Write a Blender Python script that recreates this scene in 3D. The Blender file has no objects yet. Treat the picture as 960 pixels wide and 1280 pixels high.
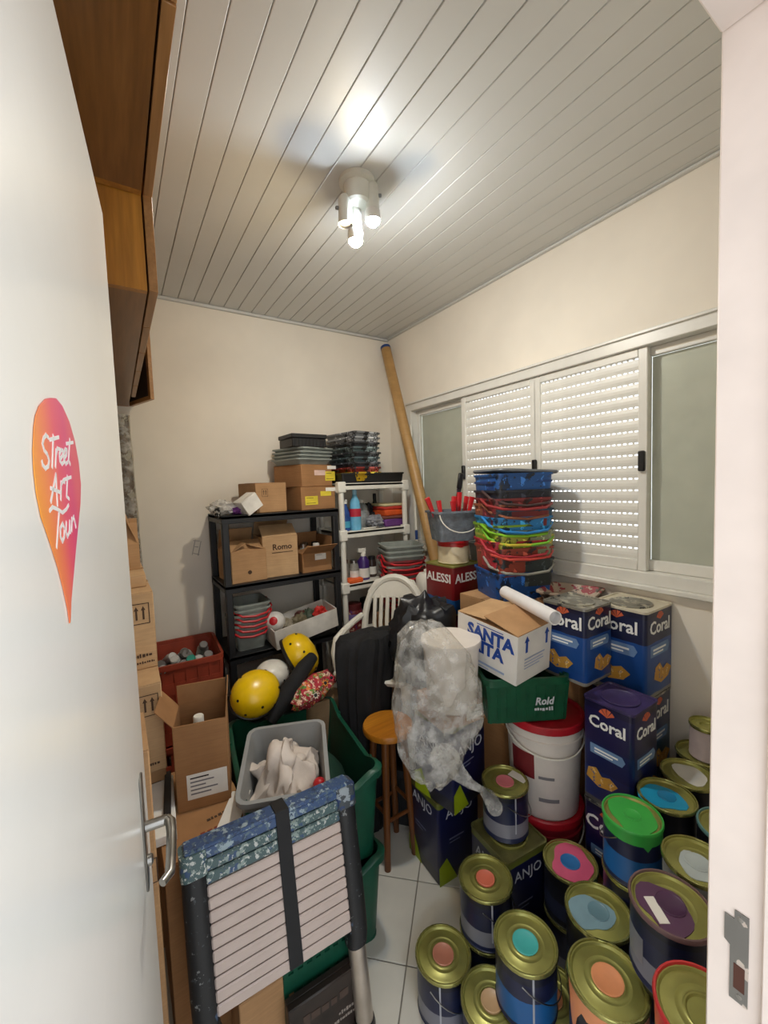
import bpy, bmesh, math, random
from mathutils import Vector, Matrix, noise
R = math.radians; PI = math.pi
random.seed(7)
scene = bpy.context.scene
COL = scene.collection

# ------------------------------------------------------------------ camera, world, exposure
cd = bpy.data.cameras.new('camera'); cam = bpy.data.objects.new('camera', cd); COL.objects.link(cam)
cd.sensor_fit = 'HORIZONTAL'; cd.sensor_width = 36.0; cd.lens = 36.0 * 517.65 / 960.0
cd.clip_start = 0.01; cd.clip_end = 60
def cam_axes(yaw, pitch, roll):
    F = Vector((math.sin(yaw)*math.cos(pitch), math.cos(yaw)*math.cos(pitch), math.sin(pitch)))
    Rt = Vector((math.cos(yaw), -math.sin(yaw), 0)); U = Rt.cross(F)
    c, s = math.cos(roll), math.sin(roll)
    return c*Rt + s*U, -s*Rt + c*U, F
_r, _u, _f = cam_axes(.5753, -.06439, -.0351)
m4 = Matrix.Identity(4)
for i in range(3):
    m4[i][0] = _r[i]; m4[i][1] = _u[i]; m4[i][2] = -_f[i]
m4.translation = (0, 0, 1.6)
cam.matrix_world = m4
scene.camera = cam
world = bpy.data.worlds.new('world'); scene.world = world; world.use_nodes = True
bg = world.node_tree.nodes['Background']
bg.inputs[0].default_value = (.90, .95, 1.0, 1); bg.inputs[1].default_value = 2.25
BULB_COOL, BULB_WARM = 1300.0, 1180.0
vs = scene.view_settings
vs.view_transform = 'Standard'; vs.look = 'None'; vs.exposure = 0.0; vs.gamma = 1.0; vs.use_curve_mapping = False

# ------------------------------------------------------------------ materials
def lin(c):
    return tuple(((v/255)/12.92 if v/255 <= .04045 else ((v/255+.055)/1.055)**2.4) for v in c)
MATS = {}
class NT:
    def __init__(s, name):
        s.m = bpy.data.materials.new(name); s.m.use_nodes = True
        s.t = s.m.node_tree; s.b = s.t.nodes['Principled BSDF']
    def n(s, typ, **k):
        nd = s.t.nodes.new(typ)
        for a, v in k.items(): setattr(nd, a, v)
        return nd
    def l(s, a, b): s.t.links.new(a, b)
    def coord(s, kind='Object', scale=(1, 1, 1)):
        tc = s.n('ShaderNodeTexCoord'); mp = s.n('ShaderNodeMapping'); mp.inputs['Scale'].default_value = scale
        s.l(tc.outputs[kind], mp.inputs[0]); return mp.outputs[0]
    def ramp(s, fac, stops, interp='LINEAR'):
        r = s.n('ShaderNodeValToRGB'); cr = r.color_ramp; cr.interpolation = interp
        while len(cr.elements) > 1: cr.elements.remove(cr.elements[-1])
        for i, (p, c) in enumerate(stops):
            e = cr.elements[0] if i == 0 else cr.elements.new(p)
            e.position = p; e.color = (*lin(c), 1)
        s.l(fac, r.inputs[0]); return r.outputs[0]
    def noise(s, vec, scale, detail=3, rough=.55):
        n = s.n('ShaderNodeTexNoise'); n.inputs['Scale'].default_value = scale
        n.inputs['Detail'].default_value = detail; n.inputs['Roughness'].default_value = rough
        s.l(vec, n.inputs['Vector']); return n.outputs['Fac']
    def mix(s, fac, a, b):
        m = s.n('ShaderNodeMix', data_type='RGBA')
        for k, v in ((0, fac), (6, a), (7, b)):
            if hasattr(v, 'is_output'): s.l(v, m.inputs[k])
            elif k == 0: m.inputs[0].default_value = v
            else: m.inputs[k].default_value = (*lin(v), 1)
        return m.outputs[2]
    def bump(s, h, strength=.2, dist=.01):
        b = s.n('ShaderNodeBump'); b.inputs['Strength'].default_value = strength; b.inputs['Distance'].default_value = dist
        s.l(h, b.inputs['Height']); s.l(b.outputs[0], s.b.inputs['Normal'])
def plain(name, col, rough=.5, metal=0., var=.08, scale=14, bump=0., spec=.5, coat=0., alpha=None):
    """one colour with a little uneven tone"""
    if name in MATS: return MATS[name]
    t = NT(name); v = t.coord()
    f = t.noise(v, scale)
    d = tuple(max(0, c*(1-var)) for c in col); u = tuple(min(255, c*(1+var*.6)) for c in col)
    t.l(t.ramp(f, [(.3, d), (.7, u)]), t.b.inputs['Base Color'])
    t.b.inputs['Roughness'].default_value = rough; t.b.inputs['Metallic'].default_value = metal
    t.b.inputs['Specular IOR Level'].default_value = spec; t.b.inputs['Coat Weight'].default_value = coat
    if bump: t.bump(t.noise(v, scale*6), bump, .004)
    MATS[name] = t.m; return t.m
def splat(name, base, cols, rough=.5, amount=.6, scale=22, metal=0.):
    """base colour with spots and smears of dried paint"""
    if name in MATS: return MATS[name]
    t = NT(name); v = t.coord(); out = None
    f0 = t.noise(v, 8); d = tuple(c*.85 for c in base)
    cur = t.mix(f0, d, base)
    for i, c in enumerate(cols):
        mp = t.coord('Object', (1+.13*i, 1-.1*i, 1+.07*i))
        ad = t.n('ShaderNodeVectorMath', operation='ADD'); ad.inputs[1].default_value = (i*3.1, i*1.7, i*2.3); t.l(mp, ad.inputs[0])
        f = t.noise(ad.outputs[0], scale*(1+.5*i), 4, .6)
        r = t.n('ShaderNodeValToRGB'); r.color_ramp.elements[0].position = amount; r.color_ramp.elements[1].position = amount+.015
        t.l(f, r.inputs[0])
        cur = t.mix(r.outputs[0], cur, c)
    t.l(cur, t.b.inputs['Base Color']); t.b.inputs['Roughness'].default_value = rough; t.b.inputs['Metallic'].default_value = metal
    MATS[name] = t.m; return t.m
def bands(name, stops, rough=.35, axis=2, noise_amt=.02, metal=0.):
    """flat print in horizontal bands (Generated coordinates of the part)"""
    if name in MATS: return MATS[name]
    t = NT(name); tc = t.n('ShaderNodeTexCoord'); sp = t.n('ShaderNodeSeparateXYZ'); t.l(tc.outputs['Generated'], sp.inputs[0])
    n = t.noise(tc.outputs['Object'], 18, 3)
    a = t.n('ShaderNodeMath', operation='MULTIPLY_ADD'); a.inputs[1].default_value = noise_amt; t.l(n, a.inputs[0]); t.l(sp.outputs[axis], a.inputs[2])
    t.l(t.ramp(a.outputs[0], stops, 'CONSTANT'), t.b.inputs['Base Color'])
    t.b.inputs['Roughness'].default_value = rough; t.b.inputs['Metallic'].default_value = metal
    MATS[name] = t.m; return t.m
def wood(name, a, b, axis='Y', rough=.35):
    if name in MATS: return MATS[name]
    t = NT(name); sc = {'X': (.6, 9, 9), 'Y': (9, .6, 9), 'Z': (9, 9, .6)}[axis]
    v = t.coord('Object', sc); n = t.noise(v, 2.2, 6, .62)
    n2 = t.noise(t.coord('Object', tuple(q*3 for q in sc)), 4, 2)
    c1 = t.ramp(n, [(.25, a), (.5, tuple((x+y)/2 for x, y in zip(a, b))), (.72, b)])
    c2 = t.ramp(n2, [(.3, (150, 150, 150)), (.7, (255, 255, 255))])
    m = t.n('ShaderNodeMix', data_type='RGBA', blend_type='MULTIPLY'); m.inputs[0].default_value = .35
    t.l(c1, m.inputs[6]); t.l(c2, m.inputs[7]); t.l(m.outputs[2], t.b.inputs['Base Color'])
    t.b.inputs['Roughness'].default_value = rough; t.bump(n, .08, .003)
    MATS[name] = t.m; return t.m
def card(name, col, rough=.8):
    if name in MATS: return MATS[name]
    t = NT(name); v = t.coord()
    n = t.noise(t.coord('Object', (4, 4, 60)), 3, 3); n2 = t.noise(v, 6, 4)
    a = t.ramp(n, [(.3, tuple(c*.93 for c in col)), (.7, col)])
    b = t.ramp(n2, [(.35, (215, 208, 200)), (.65, (255, 255, 255))])
    m = t.n('ShaderNodeMix', data_type='RGBA', blend_type='MULTIPLY'); m.inputs[0].default_value = .6
    t.l(a, m.inputs[6]); t.l(b, m.inputs[7]); t.l(m.outputs[2], t.b.inputs['Base Color'])
    t.b.inputs['Roughness'].default_value = rough; t.bump(n, .05, .002)
    MATS[name] = t.m; return t.m
def emit(name, col, s):
    t = NT(name); t.b.inputs['Base Color'].default_value = (.9, .9, .9, 1)
    t.b.inputs['Emission Color'].default_value = (*lin(col), 1); t.b.inputs['Emission Strength'].default_value = s
    MATS[name] = t.m; return t.m
def clear(name, tint, opac, rough=.12, bump=.5, bscale=40):
    """thin clear plastic: mostly see-through, some haze and gloss"""
    if name in MATS: return MATS[name]
    t = NT(name); nt = t.t; v = t.coord()
    tr = t.n('ShaderNodeBsdfTransparent'); tr.inputs[0].default_value = (*lin(tint), 1)
    mx = t.n('ShaderNodeMixShader'); f = t.noise(v, 26, 4)
    r = t.n('ShaderNodeValToRGB'); r.color_ramp.elements[0].position = .35; r.color_ramp.elements[1].position = .72
    lo, hi = opac; r.color_ramp.elements[0].color = (lo, lo, lo, 1); r.color_ramp.elements[1].color = (hi, hi, hi, 1)
    t.l(f, r.inputs[0]); t.l(r.outputs[0], mx.inputs[0])
    t.b.inputs['Base Color'].default_value = (*lin(tint), 1); t.b.inputs['Roughness'].default_value = rough
    if bump: t.bump(t.noise(v, bscale, 5), bump, .01)
    t.l(tr.outputs[0], mx.inputs[1]); t.l(t.b.outputs[0], mx.inputs[2])
    t.l(mx.outputs[0], nt.nodes['Material Output'].inputs[0])
    MATS[name] = t.m; return t.m

M_WALL = plain('wall_paint', (233, 225, 211), .75, var=.025, scale=3)
M_CEIL = plain('ceiling_pvc', (206, 206, 202), .42, var=.02, scale=2)
M_DOOR = plain('door_paint', (240, 238, 232), .22, var=.015, scale=3, bump=.03)
M_JAMB = plain('jamb_paint', (238, 224, 214), .45, var=.03, scale=9, bump=.05)
M_TILE = plain('floor_tile_glaze', (206, 202, 192), .25, var=.04, scale=5)
M_GROUT = plain('grout', (130, 124, 114), .9)
M_ALU = plain('white_aluminium', (222, 220, 212), .35, var=.02)
M_SLAT = plain('white_slat', (226, 224, 216), .4, var=.02)
M_PANEL = plain('grey_green_panel', (206, 207, 198), .3, var=.03)
M_BLACK = plain('black_plastic', (22, 22, 24), .45, var=.2)
M_BLACKSHELF = plain('black_shelf_plastic', (26, 27, 30), .5, var=.15)
M_WHITEPL = plain('white_plastic', (228, 225, 214), .4, var=.03)
M_STEEL = plain('steel', (170, 168, 164), .28, metal=1., var=.1)
M_CARD = card('cardboard', (190, 148, 104)); M_CARD2 = card('cardboard_dark', (168, 122, 78)); M_CARDIN = card('cardboard_inside', (150, 108, 70))
M_CARDL = card('cardboard_light', (206, 168, 124))
M_INK = plain('brown_ink', (74, 52, 36), .8); M_INKB = plain('black_ink', (35, 32, 32), .8)
M_WHITE = plain('white_print', (235, 235, 232), .5, var=.02)
M_PAPER = plain('paper', (232, 228, 220), .7, var=.03)
M_YLABEL = plain('yellow_label', (226, 204, 60), .6)
M_GOLD = plain('gold_lacquer_lid', (158, 156, 86), .33, metal=.5, var=.12, scale=9)
M_GOLDRIM = plain('gold_lacquer_rim', (168, 166, 100), .25, metal=.8, var=.1)
M_GREEN = plain('green_crate_plastic', (14, 76, 56), .42, var=.14)
M_REDCR = plain('red_crate_plastic', (158, 64, 42), .5, var=.12)
M_GREYPL = splat('grey_plastic', (158, 160, 160), [(60, 62, 66)], .45, .7, 14)
M_GREYTRAY = plain('grey_tray_plastic', (140, 146, 140), .45)
M_RED = plain('red_plastic', (190, 30, 38), .4)
M_YEL = plain('yellow_helmet_shell', (232, 190, 12), .28, var=.06)
M_CLOTHBLK = plain('black_cloth', (20, 20, 23), .85, var=.3, bump=.3)
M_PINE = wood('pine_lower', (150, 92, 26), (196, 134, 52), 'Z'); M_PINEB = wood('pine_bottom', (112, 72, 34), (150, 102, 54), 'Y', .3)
M_PINEE = wood('pine_edge', (150, 104, 58), (182, 134, 84), 'Y')

# ------------------------------------------------------------------ mesh builder
def I(): return Matrix.Identity(4)
def T(x=0, y=0, z=0): return Matrix.Translation((x, y, z))
def RX(d): return Matrix.Rotation(R(d), 4, 'X')
def RY(d): return Matrix.Rotation(R(d), 4, 'Y')
def RZ(d): return Matrix.Rotation(R(d), 4, 'Z')
def frame(o, right, up):
    r = Vector(right).normalized(); u = Vector(up).normalized(); n = r.cross(u)
    m = Matrix.Identity(4)
    for i in range(3): m[i][0] = r[i]; m[i][1] = u[i]; m[i][2] = n[i]
    m.translation = o; return m
class MB:
    def __init__(s): s.v = []; s.f = []
    def add(s, vs, fs, m=None):
        o = len(s.v)
        s.v += [tuple(m @ Vector(p)) if m else tuple(p) for p in vs]
        s.f += [tuple(i+o for i in f) for f in fs]; return s
    def box(s, a, b, m=None, bev=0.):
        (x0, y0, z0), (x1, y1, z1) = a, b
        if bev:
            bm = bmesh.new(); r = bmesh.ops.create_cube(bm, size=1)
            bmesh.ops.scale(bm, vec=(x1-x0, y1-y0, z1-z0), verts=bm.verts)
            bmesh.ops.translate(bm, vec=((x0+x1)/2, (y0+y1)/2, (z0+z1)/2), verts=bm.verts)
            bmesh.ops.bevel(bm, geom=list(bm.edges), offset=bev, segments=1, profile=.5, affect='EDGES')
            bm.verts.ensure_lookup_table()
            s.add([v.co[:] for v in bm.verts], [[v.index for v in f.verts] for f in bm.faces], m); bm.free(); return s
        v = [(x0,y0,z0),(x1,y0,z0),(x1,y1,z0),(x0,y1,z0),(x0,y0,z1),(x1,y0,z1),(x1,y1,z1),(x0,y1,z1)]
        return s.add(v, [(0,3,2,1),(4,5,6,7),(0,1,5,4),(1,2,6,5),(2,3,7,6),(3,0,4,7)], m)
    def loft(s, rings, cap0=True, cap1=True, m=None, closed=True):
        n = len(rings[0]); v = [p for r in rings for p in r]; f = []
        for k in range(len(rings)-1):
            for i in range(n if closed else n-1):
                j = (i+1) % n
                f.append((k*n+i, k*n+j, (k+1)*n+j, (k+1)*n+i))
        if cap0: f.append(tuple(range(n-1, -1, -1)))
        if cap1: f.append(tuple((len(rings)-1)*n+i for i in range(n)))
        return s.add(v, f, m)
    def lathe(s, prof, n=28, cap0=True, cap1=True, m=None):
        return s.loft([circ(r, z, n) for r, z in prof], cap0, cap1, m)
    def tube(s, pts, r, n=8, m=None, cap=True):
        pts = [Vector(p) for p in pts]; rings = []; prev = None
        for i, p in enumerate(pts):
            d = (pts[min(i+1, len(pts)-1)] - pts[max(i-1, 0)]).normalized()
            if prev is None:
                a = Vector((0, 0, 1)) if abs(d.z) < .9 else Vector((1, 0, 0)); u = d.cross(a).normalized()
            else: u = (prev - d*prev.dot(d)).normalized()
            prev = u; w = d.cross(u); rr = r[i] if isinstance(r, (list, tuple)) else r
            rings.append([tuple(p + (u*math.cos(2*PI*k/n) + w*math.sin(2*PI*k/n))*rr) for k in range(n)])
        return s.loft(rings, cap, cap, m)
    def prism(s, pts, z0, z1, m=None):
        n = len(pts)
        v = [(x, y, z0) for x, y in pts] + [(x, y, z1) for x, y in pts]
        f = [tuple(range(n-1, -1, -1)), tuple(range(n, 2*n))] + [(i, (i+1) % n, n+(i+1) % n, n+i) for i in range(n)]
        return s.add(v, f, m)
    def mesh(s, name, smooth=40):
        me = bpy.data.meshes.new(name); me.from_pydata(s.v, [], s.f); me.validate()
        bm = bmesh.new(); bm.from_mesh(me); bmesh.ops.recalc_face_normals(bm, faces=bm.faces)
        if smooth:
            for f in bm.faces: f.smooth = True
            for e in bm.edges:
                if len(e.link_faces) == 2 and e.calc_face_angle(0) > R(smooth): e.smooth = False
        bm.to_mesh(me); bm.free(); return me
def circ(r, z, n=28, cx=0, cy=0, ph=0.): return [(cx+r*math.cos(2*PI*i/n+ph), cy+r*math.sin(2*PI*i/n+ph), z) for i in range(n)]
def rr(w, d, r, z, k=3, cx=0, cy=0):
    out = []
    for (sx, sy, a0) in ((1, 1, 0), (-1, 1, 90), (-1, -1, 180), (1, -1, 270)):
        for i in range(k+1):
            a = R(a0 + 90*i/k); out.append((cx+sx*(w/2-r)+r*math.cos(a), cy+sy*(d/2-r)+r*math.sin(a), z))
    return out
CACHE = {}
def obj(name, mb, mat, parent=None, m=None, key=None, smooth=40):
    if key and key in CACHE: me = CACHE[key]
    else:
        me = (mb() if callable(mb) else mb)
        me = me.mesh(name, smooth) if isinstance(me, MB) else me
        if key: CACHE[key] = me
    o = bpy.data.objects.new(name, me); COL.objects.link(o)
    if not me.materials: me.materials.append(None)
    o.material_slots[0].link = 'OBJECT'; o.material_slots[0].material = mat
    if m is not None: o.matrix_local = m
    if parent: o.parent = parent
    return o
def thing(name, label, cat, m=None, group=None):
    o = bpy.data.objects.new(name, None); COL.objects.link(o); o.empty_display_size = .05
    if m is not None: o.matrix_world = m
    return tag(o, label, cat, group)
def tag(o, label, cat, group=None):
    o['label'] = label; o['category'] = cat
    if group: o['group'] = group
    return o
def struct(name, mb=None, mat=None, m=None):
    if mb is None:
        o = bpy.data.objects.new(name, None); COL.objects.link(o)
        if m is not None: o.matrix_world = m
    else: o = obj(name, mb, mat, None, m)
    o['kind'] = 'structure'; return o
TEXT = {}
def lettering(body, size, mat, parent, m, name='lettering', ext=.0004, shear=0., bold=0., spacing=1.):
    k = (body, size, shear, bold, spacing)
    if k not in TEXT:
        cu = bpy.data.curves.new('t', 'FONT'); cu.body = body; cu.size = size; cu.extrude = ext; cu.resolution_u = 2
        cu.align_x = 'CENTER'; cu.align_y = 'CENTER'; cu.shear = shear; cu.offset = bold; cu.space_character = spacing
        o = bpy.data.objects.new('t', cu); COL.objects.link(o)
        dg = bpy.context.evaluated_depsgraph_get()
        TEXT[k] = bpy.data.meshes.new_from_object(o.evaluated_get(dg))
        bpy.data.objects.remove(o); bpy.data.curves.remove(cu)
    return obj(name, TEXT[k], mat, parent, m)

# ------------------------------------------------------------------ room shell
XL, XR, YF, YB, H = -.45, 1.75, .205, 2.57, 2.66
YO = .06                                             # outer face of the door wall
DX0, DX1, DZ = -.062, .615, 2.10                      # door opening
floor = struct('floor', MB().box((XL-.1, -1.2, -.06), (XR+.1, YB+.1, -.006)), M_GROUT)
tb = .30; c45 = math.sqrt(.5)
tile_me = None
for i in range(-9, 12):
    for j in range(-9, 12):
        # laid on the diagonal; the joint crossing at (.715, 1.063) is visible in the aisle
        cx = .715 + (i+.5)*tb*c45 - (j+.5)*tb*c45; cy = 1.063 + (i+.5)*tb*c45 + (j+.5)*tb*c45
        if XL+.1 < cx < XR-.1 and YO < cy < YB-.1:
            obj('floor_tile', lambda: MB().box((-tb/2+.002, -tb/2+.002, -.006), (tb/2-.002, tb/2-.002, 0), bev=.0012), M_TILE, floor, T(cx, cy, 0) @ RZ(45), 'tile', 0)
ceiling = struct('ceiling', MB().box((XL-.1, YO, H+.012), (XR+.1, YB+.1, H+.06)), M_CEIL)
bp = .0795; x = .281 - 10*bp
while x < XR:
    x0, x1 = max(x, XL), min(x+bp, XR)
    if x1 - x0 > .01:
        obj('ceiling_board', MB().box((x0+.0008, YF, H), (x1-.0008, YB, H+.012), bev=.0020), M_CEIL, ceiling)
    x += bp
obj('cornice_strip', MB().box((XL, YB-.018, H-.018), (XR, YB, H), bev=.004), M_CEIL, ceiling)
obj('cornice_strip', MB().box((XR-.018, YF, H-.012), (XR, YB, H), bev=.003), M_CEIL, ceiling)
struct('wall_back', MB().box((XL-.1, YB, 0), (XR+.1, YB+.1, H+.05)), M_WALL)
wb = bpy.data.objects['wall_back']; mk = MB()
for (x, z, w, h, a) in ((.362, 1.285, .004, .09, 14), (.392, 1.275, .004, .085, 14), (.378, 1.320, .035, .004, 10), (.372, 1.245, .035, .004, 20), (.377, 1.285, .020, .004, 12)):
    mk.box((-w/2, -.0008, -h/2), (w/2, 0, h/2), T(x, YB, z) @ RY(a))
obj('smudge_mark', mk, plain('grey_smudge', (176, 170, 160), .8, var=.15), wb, None, None, 0)
struct('wall_left', MB().box((XL-.1, YO, 0), (XL, YB, H+.05)), M_WALL)
WY0, WY1, WZ0, WZ1 = .30, 2.33, 1.185, 2.135
wr = MB()
wr.box((XR, YO, 0), (XR+.14, YB, WZ0)); wr.box((XR, YO, WZ1), (XR+.14, YB, H+.05))
wr.box((XR, YO, WZ0), (XR+.14, WY0, WZ1)); wr.box((XR, WY1, WZ0), (XR+.14, YB, WZ1))
struct('wall_right', wr, M_WALL)
wf = MB()
wf.box((XL-.1, YO, 0), (DX0-.035, YF, H+.05)); wf.box((DX1+.035, YO, 0), (XR+.1, YF, H+.05)); wf.box((DX0-.035, YO, DZ+.035), (DX1+.035, YF, H+.05))
struct('wall_front', wf, M_WALL)
# door frame (trim) with the strike plate
tr = struct('trim_1')
obj('jamb', MB().box((DX1, YO-.008, 0), (DX1+.035, YF, DZ+.035), bev=.002), M_JAMB, tr)
obj('jamb', MB().box((DX0-.035, YO-.008, 0), (DX0, YF, DZ+.035), bev=.002), M_JAMB, tr)
obj('head_jamb', MB().box((DX0, YO-.008, DZ), (DX1, YF, DZ+.035), bev=.002), M_JAMB, tr)
obj('door_stop', MB().box((DX1-.010, YO-.008, 0), (DX1+.001, .148, DZ), bev=.002), M_JAMB, tr)
obj('door_stop', MB().box((DX0, YO-.008, DZ-.010), (DX1-.010, .148, DZ+.001), bev=.002), M_JAMB, tr)
sp = MB(); zc = 1.0
sp.prism([(-.008, -.062), (.010, -.062), (.010, .058), (-.004, .058), (-.004, .046), (-.014, .046), (-.014, .012), (-.008, .008)], 0, .0015)
spo = obj('strike_plate', sp, splat('worn_strike_plate', (150, 148, 144), [(226, 214, 204)], .35, .58, 30, .8), tr, frame((DX1-.0005, .172, zc), (0, 1, 0), (0, 0, 1)) @ RY(180))
obj('latch_slot', MB().box((-.004, -.045, .0015), (.007, -.012, .002)), plain('rust_dark', (80, 46, 34), .8), spo)
for q in (-.053, .05): obj('screw', MB().lathe([(.003, .0015), (.003, .0022), (.001, .0026)], 10), M_STEEL, spo, T(.002, q, 0))

# ------------------------------------------------------------------ door leaf with sticker and handle
dh = Vector((-.052, .207, 0)); de = Vector((.067, .697, 0)).normalized(); DL = .70
dm = frame(dh, de, (0, 0, 1))          # local x along the leaf, y up, z out of the face we see
door = struct('door_1', None, None, dm)
obj('leaf', MB().box((0, .006, -.035), (DL, DZ-.003, 0), bev=.0015), M_DOOR, door)
SO = [(182,1672),(165,1668),(147,1660),(136,1652),(130,1644),(123,1629),(121,1617),(122,1603),(128,1588),(144,1570),(160,1550),(171,1531),(178,1516),(180,1505),(183,1505),(192,1520),(218,1548),(240,1571),(262,1593),(272,1611),(270,1630),(260,1649),(242,1664),(218,1673),(198,1675)]
ts = NT('sticker_print'); tc = ts.n('ShaderNodeTexCoord'); sx = ts.n('ShaderNodeSeparateXYZ'); ts.l(tc.outputs['Generated'], sx.inputs[0])
ma = ts.n('ShaderNodeMath', operation='MULTIPLY_ADD'); ma.inputs[1].default_value = .25; ts.l(sx.outputs[1], ma.inputs[0]); ts.l(sx.outputs[0], ma.inputs[2])
ts.l(ts.ramp(ma.outputs[0], [(.15, (246, 160, 62)), (.45, (240, 120, 90)), (.62, (232, 84, 112)), (.85, (222, 70, 122)), (1.0, (226, 90, 110))]), ts.b.inputs['Base Color']); ts.b.inputs['Roughness'].default_value = .35
stk = obj('sticker', MB().prism([(a/1000, b/1000) for a, b in SO], .0003, .0008), ts.m, door)
stk['label'] = 'orange and pink drop-shaped sticker with white handwriting'
SS = [[(162,1641),(156,1642),(149,1639),(145,1635),(148,1631),(155,1629),(159,1625),(155,1621),(147,1619),(141,1621),(140,1623)],[(177,1644),(166,1621)],[(166,1640),(194,1645)],[(182,1634),(176,1622)],[(181,1631),(187,1636),(194,1636)],[(192,1628),(203,1632),(206,1636),(199,1636),(192,1632),(192,1627),(198,1625),(205,1627)],[(208,1630),(218,1634),(221,1638),(215,1638),(208,1634),(207,1629),(212,1626),(220,1628)],[(236,1648),(224,1630),(229,1627)],[(221,1643),(249,1647)],[(154,1597),(175,1616),(172,1594)],[(157,1606),(185,1603)],[(190,1611),(184,1598)],[(189,1609),(197,1612),(202,1611)],[(214,1616),(205,1600),(213,1598)],[(200,1613),(228,1616)],[(149,1591),(157,1593),(171,1591),(186,1588),(200,1590),(209,1593)],[(175,1589),(159,1565)],[(183,1580),(175,1577),(173,1571),(178,1567),(185,1570),(188,1576),(183,1580)],[(196,1580),(192,1573),(196,1569),(204,1572),(209,1580),(207,1571)],[(218,1582),(213,1572)],[(216,1579),(226,1583),(229,1578),(231,1574)]]
mb = MB()
for st in SS:
    for (a, b), (c, d) in zip(st, st[1:]):
        p, q = Vector((a/1000, b/1000)), Vector((c/1000, d/1000)); t = (q-p).normalized(); n = Vector((-t.y, t.x))*.0014
        p = p - t*.001; q = q + t*.001
        mb.prism([tuple(p-n), tuple(q-n), tuple(q+n), tuple(p+n)], .0006, .0011)
obj('lettering', mb, M_WHITE, stk, smooth=0)
hm = T(.588, 1.035, 0)
obj('handle_plate', MB().box((-.015, -.105, 0), (.015, .09, .004), bev=.0018), M_STEEL, door, hm)
hb = MB(); hb.tube([(0, 0, .002), (0, 0, .036)], .0085, 12)
lev = obj('door_handle', hb, M_STEEL, door, hm)
obj('lever', MB().tube([(.0, 0, .036), (-.01, 0, .042), (-.03, -.004, .043), (-.075, -.006, .042), (-.11, -.006, .040), (-.122, -.006, .03)], [.0085, .0085, .008, .0075, .007, .006], 12), M_STEEL, lev)
obj('key_cylinder', MB().lathe([(.009, 0), (.009, .008), (.006, .010)], 16), M_STEEL, door, hm @ T(0, -.06, .002))

# ------------------------------------------------------------------ window with roller shutters in the right wall
win = struct('window_1', None, None, T(XR, 0, 0))
fr = MB(); e = .03; G = WZ0; 
fr.box((-.012, WY0-.02, WZ1-.035), (.10, WY1+.02, WZ1+.015), bev=.003); fr.box((-.012, WY0-.02, WZ0-.015), (.10, WY1+.02, WZ0+.035), bev=.003)
fr.box((-.012, WY0-.02, WZ0+.03), (.10, WY0+.03, WZ1-.03), bev=.003); fr.box((-.012, WY1-.03, WZ0+.03), (.10, WY1+.02, WZ1-.03), bev=.003)
obj('window_frame', fr, M_ALU, win)
obj('track', MB().box((-.022, WY0-.02, WZ1+.010), (.0, WY1+.02, WZ1+.022), bev=.002), M_ALU, win)
obj('sill', MB().box((-.030, WY0-.03, WZ0-.035), (.02, WY1+.03, WZ0-.014), bev=.004), M_ALU, win)
zb, zt = WZ0+.035, WZ1-.035
def sash(y0, y1, x0, x1, kind):
    m = MB(); b = .034
    m.box((x0, y0, zb), (x1, y0+b, zt), bev=.003); m.box((x0, y1-b, zb), (x1, y1, zt), bev=.003)
    m.box((x0, y0+b, zb), (x1, y1-b, zb+b*1.3), bev=.003); m.box((x0, y0+b, zt-b), (x1, y1-b, zt), bev=.003)
    s = obj('sash', m, M_ALU, win)
    if kind == 'panel':
        obj('panel', MB().box(((x0+x1)/2+.012, y0+b, zb+b), (x1+.018, y1-b, zt-b)), M_PANEL, s)
        gl = clear('window_glass', (246, 247, 244), (.05, .06), .03, 0)
        obj('glass_pane', MB().box(((x0+x1)/2-.003, y0+b-.004, zb+b), ((x0+x1)/2+.003, y1-b+.004, zt-b)), gl, s)
    else:
        ya, yb2 = y0+b, y1-b; z0 = zb+b*1.3; n = 17; p = (zt-b-z0)/n; nd = 20; gap = .0062
        def slat():
            q = MB(); w = yb2-ya
            q.loft([[(yy if False else 0, 0, 0)]*4], False, False) if False else None
            prof = [(-.004, 0), (-.0065, p*.3), (-.0065, p*.55), (-.004, p-gap), (.004, p-gap), (.004, 0)]
            q.loft([[(a, 0, zz) for a, zz in prof], [(a, w, zz) for a, zz in prof]])
            dw = w/nd
            for k in range(nd+1):
                yk = k*dw; q.box((-.0035, max(0, yk-dw*.14), p-gap-.0002), (.0035, min(w, yk+dw*.14), p+.0002))
            return q
        for k in range(n):
            obj('slat', slat, M_SLAT, s, T((x0+x1)/2, ya, z0+k*p), ('slat', round(y1-y0, 4)), 0)
    return s
q = (WY1-WY0-.06)/4; ys = [WY0+.03+q*k for k in range(5)]
sash(ys[0]-.0, ys[1]+.02, .035, .058, 'panel'); sash(ys[3]-.02, ys[4], .035, .058, 'panel')
s1 = sash(ys[1]-.02, ys[2]+.004, .004, .030, 'slats'); s2 = sash(ys[2]-.004, ys[3]+.02, .004, .030, 'slats')
for s, yy in ((s1, ys[1]-.004), (s1, ys[2]), (s2, ys[3]+.004)):
    obj('latch', MB().box((-.012, yy-.012, 1.62), (.004, yy+.012, 1.70), bev=.004), M_BLACK, s)
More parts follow.
